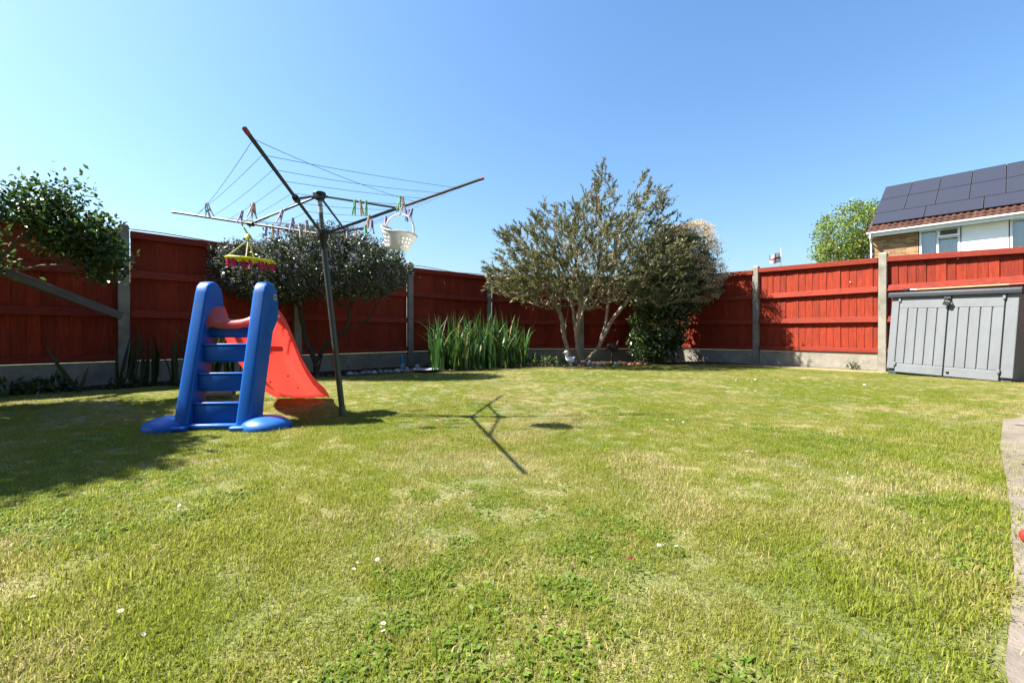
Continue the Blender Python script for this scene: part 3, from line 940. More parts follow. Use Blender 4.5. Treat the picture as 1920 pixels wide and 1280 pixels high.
t = thing('iris_clump', 'broad clump of upright green sword-shaped leaves against the fence', 'plant', (-.5, 7.4, .005))
clump(t, [(-1.22, 6.85), (-.5, 7.25), (.33, 8.0), (.2, 8.5), (-.6, 8.2), (-1.45, 7.3)], 285, .62, 1.06, IR * 4 + IRY, rr_, .065)
t = thing('sword_plant', 'dark tuft of sword-shaped leaves left of the slide ladder', 'plant', (-3.55, 5.0, .005), group='sword-leaved plants in the left bed')
clump(t, [(-3.9, 4.85), (-3.3, 4.9), (-3.2, 5.3), (-3.75, 5.35)], 46, .45, .86, IRD, rr_, .12)
t = thing('sword_plant', 'dark sword-shaped leaves crowding the foot of the leftmost post', 'plant', (-4.2, 4.95, .005), group='sword-leaved plants in the left bed')
clump(t, [(-4.42, 4.85), (-4.1, 4.85), (-4.05, 5.15), (-4.35, 5.15)], 22, .45, .72, IRD, rr_, .09)
t = thing('sword_plant', 'single slanting dark sword leaves against the gravel board, far left', 'plant', (-4.35, 4.45, .005), group='sword-leaved plants in the left bed')
for k, (ry, h, s) in enumerate(((-.62, .62, 1.1), (-.52, .42, .9), (.25, .3, .8))):
    o = link('leaf', IRD[0], t); o.scale = (1.2 * s, h, h); o.rotation_euler = (.05, ry, .05 + k * .4)

def low_plant(name, label, base, rad, n, seed, m, ln, group):
    r = np.random.default_rng(seed)
    root = thing(name, label, 'plant', base, group=group)
    mb = MB()
    a = r.uniform(0, 6.28, n); q = rad * np.sqrt(r.random(n))
    pos = np.stack([q * np.cos(a), q * np.sin(a), r.uniform(.01, .16, n) * (1 - q / rad * .6)], 1)
    V, F = leaf_quads(pos, rand_dir(n, r, .5), r.uniform(*ln, n), r.uniform(.02, .05, n), r)
    attach('foliage', mesh_np('foliage', V, F, m), root)
    for k in range(7):
        an = k * .9
        mb.tube([(0, 0, 0), (.4 * rad * math.cos(an), .4 * rad * math.sin(an), .1), (.8 * rad * math.cos(an), .8 * rad * math.sin(an), .13)], [.005, .004, .002], 5)
    mb.build('stem', M_darkbark, root)
GL = 'low plants in the shaded left bed'
low_plant('low_plant', 'low dark ferny plant at the foot of the fence, far left', (-4.72, 4.5, 0), .24, 170, 1, M_leafph, (.06, .14), GL)
low_plant('low_plant', 'small dark leafy plant at the left edge of the picture', (-4.85, 4.25, 0), .18, 90, 2, M_leaflt, (.05, .1), GL)
low_plant('low_plant', 'small scrubby weeds right of the slanting leaf', (-4.25, 4.85, 0), .16, 60, 3, M_leafph, (.04, .1), GL)
low_plant('low_plant', 'dark arching leaves between the irises and the tree stems', (.62, 8.35, 0), .3, 120, 4, M_leafph, (.12, .26), 'low plants by the tree stems')
low_plant('low_plant', 'small bright green weeds at the foot of the tree stems', (.98, 8.15, 0), .14, 70, 5, M_leaflt, (.04, .09), 'low plants by the tree stems')
low_plant('low_plant', 'tiny green weeds growing along the sunlit gravel board', (5.62, 7.30, 0), .10, 26, 6, M_leaflt, (.02, .045), 'weeds by the right fence')

# ------------------------------------------------------------------ house beyond the right fence
def brick_mat():
    m = bpy.data.materials.new('buff_brick'); m.use_nodes = True
    nt = m.node_tree; N = nt.nodes; L = nt.links; pb = N['Principled BSDF']
    tc = N.new('ShaderNodeTexCoord'); mp = N.new('ShaderNodeMapping'); mp.inputs['Rotation'].default_value = (R(90), 0, 0)
    L.new(tc.outputs['Object'], mp.inputs[0])
    bt = N.new('ShaderNodeTexBrick'); bt.inputs['Scale'].default_value = 1; bt.inputs['Brick Width'].default_value = .225; bt.inputs['Row Height'].default_value = .075
    bt.inputs['Mortar Size'].default_value = .008; bt.inputs['Bias'].default_value = 0
    bt.inputs['Color1'].default_value = (.15, .06, .022, 1); bt.inputs['Color2'].default_value = (.36, .20, .08, 1); bt.inputs['Mortar'].default_value = (.24, .20, .14, 1)
    L.new(mp.outputs[0], bt.inputs[0]); L.new(bt.outputs[0], pb.inputs['Base Color'])
    b = N.new('ShaderNodeBump'); b.inputs['Strength'].default_value = .6; b.inputs['Distance'].default_value = .01; b.invert = True
    L.new(bt.outputs[1], b.inputs['Height']); L.new(b.outputs[0], pb.inputs['Normal']); pb.inputs['Roughness'].default_value = .9
    return m
M_brick = brick_mat()
M_tile = mat('clay_pantile', (.115, .05, .036), .85, .3, 8, .3, 40, .2, objrand=.35)
M_roof = mat('brown_roof', (.14, .065, .045), .9, .25, 5, .4, 20)
def solar_mat():
    m = mat('solar_cell', (.035, .038, .06), .32, .1, 2, 0, 1, .6)
    nt = m.node_tree; N = nt.nodes; L = nt.links; pb = N['Principled BSDF']
    tc = N.new('ShaderNodeTexCoord')
    w = N.new('ShaderNodeTexWave'); w.wave_type = 'BANDS'; w.bands_direction = 'X'; w.inputs['Scale'].default_value = 6.0
    L.new(tc.outputs['Object'], w.inputs[0])
    mr = N.new('ShaderNodeMapRange'); mr.inputs[1].default_value = .9; mr.inputs[2].default_value = 1.0
    L.new(w.outputs[1], mr.inputs[0])
    mx = N.new('ShaderNodeMix'); mx.data_type = 'RGBA'; L.new(mr.outputs[0], mx.inputs[0])
    mx.inputs[6].default_value = (.024, .024, .032, 1); mx.inputs[7].default_value = (.042, .042, .052, 1)
    L.new(mx.outputs[2], pb.inputs['Base Color'])
    return m
M_solar = solar_mat()
M_alu = mat('panel_frame', (.16, .165, .18), .35, .05, 5, metal=.6)
M_clad = mat('white_cladding', (.80, .79, .77), .6, .04, 3, .1, 20, k=1.0)
def glass_mat():
    m = bpy.data.materials.new('window_glass'); m.use_nodes = True
    nt = m.node_tree; N = nt.nodes; L = nt.links
    tr = N.new('ShaderNodeBsdfTransparent'); tr.inputs[0].default_value = (.92, .96, .97, 1)
    gl = N.new('ShaderNodeBsdfGlossy'); gl.inputs['Roughness'].default_value = .03
    fr = N.new('ShaderNodeFresnel'); fr.inputs[0].default_value = 1.5
    ad = N.new('ShaderNodeMath'); ad.operation = 'ADD'; ad.inputs[1].default_value = .06
    ms = N.new('ShaderNodeMixShader')
    L.new(fr.outputs[0], ad.inputs[0]); L.new(ad.outputs[0], ms.inputs[0]); L.new(tr.outputs[0], ms.inputs[1]); L.new(gl.outputs[0], ms.inputs[2])
    L.new(ms.outputs[0], N['Material Output'].inputs[0])
    return m
M_glass = glass_mat()
M_curtain = mat('net_curtain', (.80, .83, .86), .9, .06, 3, trans=.3, k=1.0)
M_room = mat('dim_room', (.10, .10, .10), .9)

HO = Vector((15.6, 19.4, 0)); HR = math.atan2(-.75, .66)
house = thing('brick_house', 'brick and white clad house with a tiled roof of solar panels', 'house', HO, (0, 0, HR))
HL = 11.0; EZ = 5.0; RZ = 7.75; RD = 4.0
# walls: brick end, white cladding, openings left for the windows
WY = .32
def wallbox(name, x0, x1, z0, z1, m, y0=WY, y1=WY + .25):
    return MB().box(((x0 + x1) / 2, (y0 + y1) / 2, (z0 + z1) / 2), (x1 - x0, y1 - y0, z1 - z0)).build(name, m, house)
wallbox('brick_wall', .14, 1.60, 0, EZ - .16, M_brick)
wallbox('brick_wall', 1.603, HL, 0, 3.55, M_brick, WY + .004)
wallbox('cladding', 2.86, 4.10, 3.553, EZ - .16, M_clad, WY + .02)
wallbox('cladding', 1.603, 2.857, 4.86, EZ - .16, M_clad, WY + .022)
wallbox('cladding', 4.103, 5.50, 4.86, EZ - .16, M_clad, WY + .022)
wallbox('cladding', 5.503, HL, 3.553, EZ - .16, M_clad, WY + .02)
gable = MB().prism([(WY + .02, 0), (2 * RD - .3, 0), (2 * RD - .3, EZ - .05), (RD, RZ - .12), (WY + .02, EZ - .05)], .142, .36)
gable.build('gable_wall', M_brick, house)
gable = MB().prism([(WY + .3, 0), (2 * RD - .3, 0), (2 * RD - .3, EZ - .05), (RD, RZ - .12), (WY + .3, EZ - .05)], HL - .3, HL - .1)
gable.build('gable_wall', M_brick, house)
wallbox('back_wall', .37, HL - .31, 0, EZ - .1, M_brick, 2 * RD - .55, 2 * RD - .32)
wallbox('ceiling', .37, HL - .31, 4.87, 4.95, M_room, .6, 2 * RD - .6)
# soffit, fascia, gutter, downpipe
MB().box((HL / 2, .16, EZ - .145), (HL - .04, .30, .02)).build('soffit', M_wpaint, house)
MB().box((HL / 2, .0, EZ - .10), (HL, .025, .20)).build('fascia', M_wpaint, house)
g = MB().prism([(-.12, -.02), (-.115, -.075), (-.07, -.10), (-.025, -.075), (-.016, -.0), (-.03, 0), (-.04, -.065), (-.07, -.085), (-.10, -.06), (-.108, -.02)], -.05, HL + .05, lambda x, a, b: (x, a, b + EZ + .02))
g.build('gutter', M_wpaint, house)
MB().tube([(.09, -.06, EZ - .05), (.09, -.05, EZ - .25), (.07, .26, EZ - .42), (.07, .26, .1)], .038, 8).build('downpipe', M_wpaint, house, smooth=50)
# roof
sl = math.hypot(RD, RZ - EZ); ca = RD / sl; sa = (RZ - EZ) / sl
def rp(x, s, h=0.0):   # point on the front slope: s metres up from the eaves, h above it
    return (x, s * ca - h * sa, EZ + .03 + s * sa + h * ca)
rb = MB().prism([(-.05, EZ - .03), (RD, RZ - .03), (2 * RD + .05, EZ - .03), (2 * RD + .05, EZ + .02), (RD, RZ + .03), (-.05, EZ + .02)], 0, HL)
roof = rb.build('roof', M_roof, house)
mb = MB()
for k in range(24):
    x0 = k * HL / 24
    mb2 = MB()
    prof = [(math.sin(a) * .12, math.cos(a) * .07) for a in [R(-90 + 18 * i) for i in range(11)]]
    mb2.prism([(p, q) for p, q in prof], x0, x0 + HL / 24 - .01, lambda x, a, b: (x, RD + a, RZ + .03 + b))
    mb2.build('ridge_tile', M_tile, roof)
# rolled pantiles in the two courses that show under the panels
def pantile():
    vs = []; fs = []; n = 9
    for s in (0, 1):
        for h in (0, 1):
            for i in range(n):
                u = i / (n - 1)
                z = .022 * math.sin(2 * math.pi * u) + .024 + (.014 if h else 0)
                p = rp(u * .215, s * .36, z + (.022 if s == 0 else 0.0))
                vs.append((p[0], p[1], p[2] - EZ))
    I = lambda s, h, i: s * 2 * n + h * n + i
    for i in range(n - 1):
        fs += [(I(0, 1, i), I(0, 1, i + 1), I(1, 1, i + 1), I(1, 1, i)), (I(0, 0, i), I(0, 0, i + 1), I(0, 1, i + 1), I(0, 1, i)), (I(1, 0, i), I(0, 0, i), I(0, 0, i + 1), I(1, 0, i + 1))]
    o = MB().add(vs, fs).build('roof_tile', M_tile); me = o.data; bpy.data.objects.remove(o, do_unlink=True)
    for p in me.polygons: p.use_smooth = True
    return me
pt = pantile()
for row, s0 in ((0, -.10), (1, .20)):
    for i in range(34):
        o = link('roof_tile', pt, roof)
        q = rp(i * .2, s0); q0 = rp(0, 0)
        o.location = (q[0], q[1] - q0[1], q[2] - q0[2] + EZ - .0 + row * .002)
# solar panels: lower row lying, two rows standing
solar_lab = []
def solar(x0, x1, s0, s1, lab):
    t = thing('solar_panel', lab, 'solar panel', HO, (0, 0, HR), 'solar panels on the house roof')
    M3 = Matrix(((1, 0, 0), (0, ca, -sa), (0, sa, ca)))
    c = rp((x0 + x1) / 2, (s0 + s1) / 2, .11)
    wdt = x1 - x0 - .012; hgt = s1 - s0 - .012
    MB().box(c, (wdt - .03, hgt - .03, .03), M=M3).build('cell_sheet', M_solar, t)
    fr = MB()
    for dx, dy, sx, sy in ((-wdt / 2 + .008, 0, .016, hgt), (wdt / 2 - .008, 0, .016, hgt), (0, -hgt / 2 + .008, wdt - .034, .016), (0, hgt / 2 - .008, wdt - .034, .016)):
        q = Vector(c) + M3 @ Vector((dx, dy, .002))
        fr.box(q, (sx, sy, .042), M=M3)
    fr.build('frame', M_alu, t)
nth = ['leftmost', 'second', 'third', 'fourth', 'fifth', 'sixth', 'seventh']
for i in range(4):
    solar(.06 + i * 1.70, .06 + (i + 1) * 1.70 - .02, .48, 1.62, 'long solar panel in the lowest row, %s from the gable edge' % nth[i] if i else 'leftmost long solar panel in the lowest row above the tiles')
for r_, (s0, s1, nm) in enumerate(((1.64, 3.2, 'middle'), (3.22, 4.78, 'top'))):
    for i in range(7):
        solar(.03 + i * 1.0, .03 + (i + 1) * 1.0 - .015, s0, s1, '%s solar panel in the %s row%s' % (nth[i], nm, ' counted from the gable edge' if i else ' beside the gable edge'))
# windows
def window(x0, x1, z0, z1, vent):
    w = MB()
    fw = .07
    y = WY + .05
    for bx in ((x0, x0 + fw, z0, z1), (x1 - fw, x1, z0, z1)):
        w.box(((bx[0] + bx[1]) / 2, y, (z0 + z1) / 2), (fw, .08, z1 - z0))
    xm = x0 + (x1 - x0) * .46
    for zz in (z0 + fw / 2, z1 - fw / 2):
        w.box(((x0 + x1) / 2, y, zz), (x1 - x0 - 2 * fw, .078, fw))
    w.box((xm, y, (z0 + z1) / 2), (fw, .076, z1 - z0 - 2 * fw))
    win = w.build('window', M_wpaint, house)
    zv = z1 - .40
    if vent:
        MB().box(((xm + x1) / 2, y, zv), (x1 - xm - fw - fw / 2, .074, .06)).build('transom', M_wpaint, win)
        v = MB()   # top-hung light pushed open a little
        M3 = Matrix.Rotation(R(-20), 3, 'X')
        cx_ = (xm + x1) / 2; ww = x1 - xm - fw * .4; hh = .36
        hinge = Vector((cx_, y - .045, z1 - fw * .5))
        for dx, dz, sx, sz in ((-ww / 2 + .03, -hh / 2, .06, hh), (ww / 2 - .03, -hh / 2, .06, hh), (0, -.03, ww - .12, .06), (0, -hh + .03, ww - .12, .06)):
            v.box(hinge + M3 @ Vector((dx, 0, dz)), (sx, .05, sz), M=M3)
        v.build('vent_sash', M_wpaint, win)
        MB().box(hinge + M3 @ Vector((0, 0, -hh / 2)), (ww - .12, .012, hh - .12), M=M3).build('pane', M_glass, win)
        MB().box(((xm + x1) / 2, y, (z0 + zv) / 2 + .02), (x1 - xm - 1.5 * fw, .012, zv - z0 - .16)).build('pane', M_glass, win)
    else:
        MB().box(((xm + x1) / 2, y, (z0 + z1) / 2), (x1 - xm - 1.5 * fw, .012, z1 - z0 - 2 * fw)).build('pane', M_glass, win)
    MB().box(((x0 + xm) / 2, y, (z0 + z1) / 2), (xm - x0 - 1.5 * fw, .012, z1 - z0 - 2 * fw)).build('pane', M_glass, win)
    MB().box(((x0 + x1) / 2, y - .09, z0 - .02), (x1 - x0 + .1, .2, .036)).build('sill', M_wpaint, win)
    # net curtain with folds
    n = 70; vs = []
    for i in range(n):
        u = i / (n - 1); yy = WY + .17 + .02 * math.sin(u * 62) + .012 * math.sin(u * 23)
        top = z1 - .06 - (.0 if u < .46 else (.40 if vent else 0))
        vs += [(x0 + (x1 - x0) * u, yy, z0), (x0 + (x1 - x0) * u, yy, top)]
    c = MB().add(vs, [(2 * i, 2 * i + 2, 2 * i + 3, 2 * i + 1) for i in range(n - 1)]).build('curtain', M_curtain, win)
    for p in c.data.polygons: p.use_smooth = True
window(1.63, 2.83, 3.60, 4.85, True)
window(4.13, 5.47, 3.60, 4.85, False)
MB().box((3.2, 2.5, 3.5), (5.5, .05, .02)).build('floor', M_room, house)
wallbox('room_wall', .4, 6, 3.5, 4.86, M_room, 2.4, 2.45)

# ---- unseen house added behind the viewer to cut skylight on fence and lawn
hm = thing('skylight_block_house', 'added unseen brick house with patio doors behind the viewer, blocks skylight', 'house', (-1.0, -2.9, 0))
MB().box((0, -4, 2.5), (11, 8, 5.0)).build('wall', M_brick, hm)
MB().add([(-5.8, .35, 4.9), (5.8, .35, 4.9), (5.8, -8.35, 4.9), (-5.8, -8.35, 4.9), (-5.8, -4, 8.0), (5.8, -4, 8.0)],
         [(0, 1, 5, 4), (2, 3, 4, 5), (1, 2, 5), (3, 0, 4), (3, 2, 1, 0)]).build('roof', M_roof, hm)
MB().box((0, .40, 4.86), (11.7, .1, .16)).build('gutter', M_wpaint, hm)
for wx, wz, ww, wh in ((-3.4, 3.7, 1.8, 1.2), (0, 3.7, 1.2, 1.2), (3.3, 3.7, 1.8, 1.2), (-3.2, 1.15, 2.4, 2.1), (3.0, 1.5, 1.8, 1.2)):
    wf = MB()
    for dx, dz, sx, sz in ((-ww / 2, 0, .08, wh), (ww / 2, 0, .08, wh), (0, -wh / 2, ww, .08), (0, wh / 2, ww, .08), (0, 0, .07, wh)):
        wf.box((wx + dx, .02, wz + dz), (sx, .09, sz))
    w_ = wf.build('window', M_wpaint, hm)
    MB().box((wx, .01, wz), (ww - .06, .03, wh - .06)).build('pane', mat('dark_glass', (.03, .035, .04), .05) if wx == -3.4 else MATS['dark_glass'], w_)
# ---- far roof peeping over the left fence
fh = thing('far_house', 'red tiled roof corner just showing over the left fence', 'house', (-17.8, 14.2, 0))
M_far = mat('pink_red_tile', (.34, .15, .10), .9, .2, 3, .3, 20)
MB().box((0, 3, 1.3), (5.6, 6, 2.6)).build('wall', M_brick, fh)
MB().add([(-3.2, -.3, 2.55), (3.2, -.3, 2.55), (3.2, 6.3, 2.55), (-3.2, 6.3, 2.55), (0, 2.2, 4.9), (0, 3.8, 4.9)],
         [(0, 1, 4), (1, 2, 5, 4), (2, 3, 5), (3, 0, 4, 5), (3, 2, 1, 0)]).build('roof', M_far, fh)

# ---- flag and aerial beyond the fence
fl = thing('flag', 'small white flag with a red cross on a thin pole', 'flag', (13.36, 22.0, 0))
MB().tube([(0, 0, 0), (0, 0, 4.85)], .014, 6).build('flagpole', M_wpaint, fl)
M_flagw = mat('flag_white', (.8, .78, .78), .8, .03, 4, trans=.35)
M_flagr = mat('flag_red', (.62, .03, .06), .8, .05, 4, trans=.3)
def cloth(u0, u1, v0, v1, off):
    n = 14; m_ = 4; vs = []
    for j in range(m_ + 1):
        for i in range(n + 1):
            u = u0 + (u1 - u0) * i / n; v = v0 + (v1 - v0) * j / m_
            x = -.02 - u * .52; z = 4.14 + v * .44 + .07 * math.sin(u * 5 + 1) * u - .05 * u + (.06 * (v - .5) * math.sin(u * 4.0))
            y = .06 * math.sin(u * 7 + v * 1.5) * (u + .1) + off
            vs.append((x, y, z))
    return vs, [(j * (n + 1) + i, j * (n + 1) + i + 1, (j + 1) * (n + 1) + i + 1, (j + 1) * (n + 1) + i) for j in range(m_) for i in range(n)]
for nm, q, m_, off in (('cloth', (0, 1, 0, 1), M_flagw, 0), ('cross_bar', (0, 1, .42, .58), M_flagr, -.004), ('cross_bar', (0, 1, .42, .58), M_flagr, .004), ('cross_upright', (.44, .54, 0, 1), M_flagr, -.006), ('cross_upright', (.44, .54, 0, 1), M_flagr, .006)):
    a_, b_ = cloth(*q, off); MB().add(a_, b_).build(nm, m_, fl)
ae = thing('roof_aerial', 'thin television aerial just above the fence right of the shrub', 'aerial', (14.1, 30, 0))
MB().tube([(0, 0, 0), (0, 0, 5.1)], .02, 6).build('mast', M_pole, ae)
MB().tube([(-.8, 0, 4.75), (.2, 0, 4.9)], .012, 6).build('boom', M_pole, ae)
for k in range(5):
    x = -.75 + k * .2
    MB().tube([(x, 0, 4.62 + k * .03), (x, 0, 4.92 + k * .03)], .008, 5).build('element', M_pole, ae)

# ------------------------------------------------------------------ storage box by the right fence
bx = thing('storage_box', 'grey plastic garden storage box with double doors and charcoal lid', 'storage box', (5.58, 6.60, .0), (R(-5), R(1.7), math.atan2(-1.2, .52)))
BW, BD, BH = 1.31, .80, 1.16
MB().box((BW / 2, BD / 2 + .02, .045), (BW - .02, BD, .09)).build('base', M_shedlid, bx, bevel=.008)
side = MB().prism([(0, .07), (BD, .07), (BD, BH + .03), (0, BH - .02)], 0, .05, lambda x, a, b: (x, a + .03, b))
side.build('side_wall', M_shed, bx)
side = MB().prism([(0, .07), (BD, .07), (BD, BH + .03), (0, BH - .02)], BW - .05, BW, lambda x, a, b: (x, a + .03, b))
side.build('side_wall', M_shed, bx)
MB().box((BW / 2, BD, .6), (BW - .11, .04, 1.1)).build('back_wall', M_shed, bx)
MB().box((.045, .012, .615), (.095, .04, 1.06)).build('corner_post', M_shed, bx, bevel=.01)
MB().box((BW - .055, .012, .615), (.115, .04, 1.06)).build('corner_post', M_shed, bx, bevel=.01)
def door(x0, x1, nm):
    w = x1 - x0; xc = (x0 + x1) / 2
    d = MB().box((xc, .01, .59), (w, .022, 1.10)).build('door', M_shed, bx, bevel=.005, seg=1)
    MB().box((xc, -.008, 1.055), (w - .006, .014, .165)).build('rail', M_shed, d, bevel=.006, seg=2)
    MB().box((xc, -.008, .105), (w - .006, .014, .125)).build('rail', M_shed, d, bevel=.006, seg=2)
    n = 5; gap = .012; pw = (w - .006 - gap * (n - 1)) / n
    for i in range(n):
        MB().box((x0 + .003 + pw / 2 + i * (pw + gap), -.008, .57), (pw, .0135, .80)).build('plank', M_shed, d, bevel=.006, seg=2)
    return d
dl = door(.100, .648, 'l'); dr = door(.656, BW - .118, 'r')
MB().box((.70, -.020, .10), (.03, .02, .03)).build('door_catch', M_black, dr, bevel=.006)
for x in (.105, BW - .123):
    MB().box((x, -.012, 1.10), (.03, .045, .07)).build('hinge', M_shed, bx, bevel=.008)
    MB().box((x, -.012, .16), (.03, .045, .05)).build('hinge', M_shed, bx, bevel=.008)
lid = MB().prism([(-.055, BH - .03), (-.06, BH + .03), (-.04, BH + .05), (BD + .06, BH + .09), (BD + .07, BH + .02), (BD + .03, BH), (-.02, BH - .01)], -.035, BW + .035)
lid.build('lid', M_shedlid, bx, bevel=.008, smooth=35)
MB().box((.645, -.03, 1.13), (.075, .022, .11)).build('hasp', M_shedlid, bx, bevel=.006)
pl = thing('padlock', 'black padlock hanging from the hasp of the storage box', 'padlock', bx.location, bx.rotation_euler)
MB().box((.655, -.062, 1.03), (.075, .03, .065), M=Matrix.Rotation(R(20), 3, 'Y')).build('lock_body', M_black, pl, bevel=.008)
MB().tube([(.655 + .025 * math.cos(a), -.062, 1.065 + .035 * math.sin(a)) for a in [R(180 - i * 18) for i in range(11)]], .006, 6).build('shackle', M_dark, pl, smooth=60)
# long-handled tool lying on the lid
tl = thing('garden_tool', 'long wooden-handled garden tool lying along the lid of the storage box', 'garden tool', bx.location, bx.rotation_euler)
M_bamboo = mat('pale_handle', (.50, .36, .17), .6, .15, 6)
MB().tube([(.22, .05, BH + .088), (1.18, .10, BH + .105)], [.011, .013], 8).build('handle', M_bamboo, tl, smooth=50)
MB().tube([(1.18, .10, BH + .105), (1.5, .115, BH + .112)], [.013, .013], 8).build('grip', mat('red_grip', (.40, .10, .06), .6), tl, smooth=50)
MB().box((.15, .045, BH + .09), (.07, .09, .03), bev=.006).build('tool_head', M_black, tl)
MB().tube([(.18, .047, BH + .088), (.26, .053, BH + .09)], .014, 8).build('ferrule', M_alu, tl)

# ------------------------------------------------------------------ plastic slide
sd = thing('toy_slide', 'blue plastic ladder slide with a red chute', 'slide', (-1.855, 2.72, 0), (0, 0, R(2.5)))
prof = [(.0, .02), (.205, .87), (.22, .915), (.25, .942), (.285, .95), (.33, .94), (.365, .905), (.385, .85), (.392, .76), (.388, .70), (.355, .655), (.315, .61), (.26, .40), (.20, .18), (.175, .02)]
def rail(x0, x1):
    mbr = MB().prism(prof, x0, x1)
    return mbr.build('side_rail', M_blue, sd, smooth=50, bevel=.02, seg=4)
rail(-.232, -.142); rr2 = rail(.142, .232)
MB().box((.2325, .33, .85), (.002, .045, .042)).build('sticker', mat('beige_sticker', (.55, .47, .33), .6), rr2, bevel=.0008, seg=1)
MB().box((.2337, .33, .85), (.0016, .030, .012)).build('sticker_print', mat('sticker_print', (.30, .18, .12), .6), rr2)
MB().lathe([(.012, 0), (.012, .012), (.006, .014)], (.2315, .365, .72), 10, Matrix.Rotation(R(90), 3, 'Y')).build('bolt', M_white, rr2)
ztread = (.160, .342, .526)
for i, z in enumerate(ztread):
    y0 = .018 + .236 * z / .9
    h = .112 if i else .135
    s_ = MB().box((0, y0 + .075, z - h / 2), (.29, .15, h)).build('step', M_blue, sd, bevel=.014, seg=3, smooth=50)
    MB().box((0, y0 + .012, z + .001), (.284, .04, .016)).build('tread_edge', M_blue, s_, bevel=.006, seg=2, smooth=50)
MB().box((0, .305, .615), (.29, .16, .085)).build('top_panel', M_blue, sd, bevel=.012, seg=3, smooth=50)
MB().box((0, .09, .022), (.31, .16, .036)).build('base_bar', M_blue, sd, bevel=.012, seg=2, smooth=50)
for s in (-1, 1):
    f = MB().ball((s * .295 + .005, .075, .010), (.15, .14, .072), 28, 16).build('foot_pod', M_blue, sd, smooth=60)
    MB().box((s * .19, -.012, .018), (.12, .06, .03)).build('foot_lip', M_blue, sd, bevel=.012, seg=3, smooth=50)
# chute: swept trough
path = [(.195, .632, .152, .0), (.192, .668, .152, .004), (.205, .69, .152, .03), (.25, .695, .152, .085), (.31, .695, .152, .118), (.38, .688, .155, .125), (.43, .665, .175, .118), (.49, .605, .195, .12), (.56, .51, .20, .13), (.65, .395, .203, .135),
        (.75, .295, .196, .135), (.86, .21, .194, .13), (.97, .145, .192, .118), (1.07, .10, .19, .105), (1.16, .075, .189, .085), (1.24, .068, .19, .062), (1.28, .058, .192, .042), (1.335, .04, .194, .02), (1.345, .008, .195, .01)]
vs = []; nsec = 0
for (y, z, hw, wh) in path:
    hw = hw - .008 - (.012 if y > .4 else 0)
    sec = [(hw + .058, max(wh - .085, -.03)), (hw + .056, wh - .014), (hw + .034, wh + .004), (hw + .018, wh + .004), (hw + .006, wh - .008), (hw - .012, wh * .45), (hw - .035, .012), (hw - .07, 0.0), (hw * .3, -.004)]
    full = sec + [(-a, b) for a, b in sec[::-1]]
    nsec = len(full)
    for a, b in full:
        zz = z + b
        if y > .45: zz = max(zz, .006)
        vs.append((a if y > .40 else a * .99, y, zz))
fs = [(i * nsec + k, i * nsec + k + 1, (i + 1) * nsec + k + 1, (i + 1) * nsec + k) for i in range(len(path) - 1) for k in range(nsec - 1)]
ch = MB().add(vs, fs).build('chute', M_red, sd)
for p in ch.data.polygons: p.use_smooth = True
sm = ch.modifiers.new('thick', 'SOLIDIFY'); sm.thickness = .008; sm.offset = 0
sub = ch.modifiers.new('round', 'SUBSURF'); sub.levels = 1; sub.render_levels = 2
MB().box((0, .555, .485), (.36, .035, .03), M=Matrix.Rotation(R(-40), 3, 'X')).build('cross_brace', M_red, sd, bevel=.008)
MB().tube([(.03, .60, .52), (.032, .57, .40), (.028, .55, .25), (.03, .55, .10), (.022, .54, .01)], [.013, .013, .014, .014, .016], 8).build('support_leg', M_red, sd, smooth=60)
for (x, y, z) in ((.02, .62, .425), (-.12, .67, .365), (.12, .77, .27), (-.05, .84, .215), (.13, .93, .16)):
    MB().ball((x, y, z - .006), (.008, .008, .006), 8, 5).build('screw', M_dark, ch)

# ------------------------------------------------------------------ rotary clothes airer
BASE = Vector((-1.226, 3.21, 0)); HUB = Vector((-1.37, 3.2, 1.315)); TOP = Vector((-1.392, 3.2, 1.595))
TIPS = {'A': Vector((-1.15, 1.92, 1.474)), 'B': Vector((-2.59, 3.40, 1.53)), 'C': Vector((-.23, 3.30, 1.75)), 'D': Vector((-1.42, 4.28, 1.62))}
ra = thing('rotary_airer', 'rotary clothes airer with leaning grey pole and four open arms', 'clothes airer', BASE)
def rel(p): return Vector(p) - BASE
MB().tube([rel(BASE), rel(BASE.lerp(HUB, .5)), rel(BASE.lerp(HUB, .985))], .0205, 12).build('pole', M_pole, ra, smooth=60)
MB().tube([rel(BASE) + Vector((0, 0, -.02)), rel(BASE.lerp(HUB, .055))], .025, 12).build('ground_socket', M_polelite, ra, smooth=60)
MB().tube([rel(HUB), rel(TOP)], .0155, 12).build('inner_pole', M_polelite, ra, smooth=60)
ax = (TOP - HUB).normalized()
MB().tube([rel(HUB + ax * .155), rel(HUB + ax * .20)], .0162, 12).build('pole_label', M_white, ra)
MB().tube([rel(HUB + ax * .215), rel(HUB + ax * .235)], .0162, 12).build('pole_label', M_white, ra)
MB().tube([rel(HUB - ax * .10), rel(HUB - ax * .03), rel(HUB - ax * .028), rel(HUB + ax * .03), rel(HUB + ax * .034)], [.025, .026, .042, .042, .028], 10).build('hub', M_black, ra, bevel=.004, smooth=40)
MB().tube([rel(TOP - ax * .03), rel(TOP - ax * .012), rel(TOP + ax * .02), rel(TOP + ax * .026)], [.028, .046, .046, .03], 10).build('top_hub', M_black, ra, bevel=.004, smooth=40)
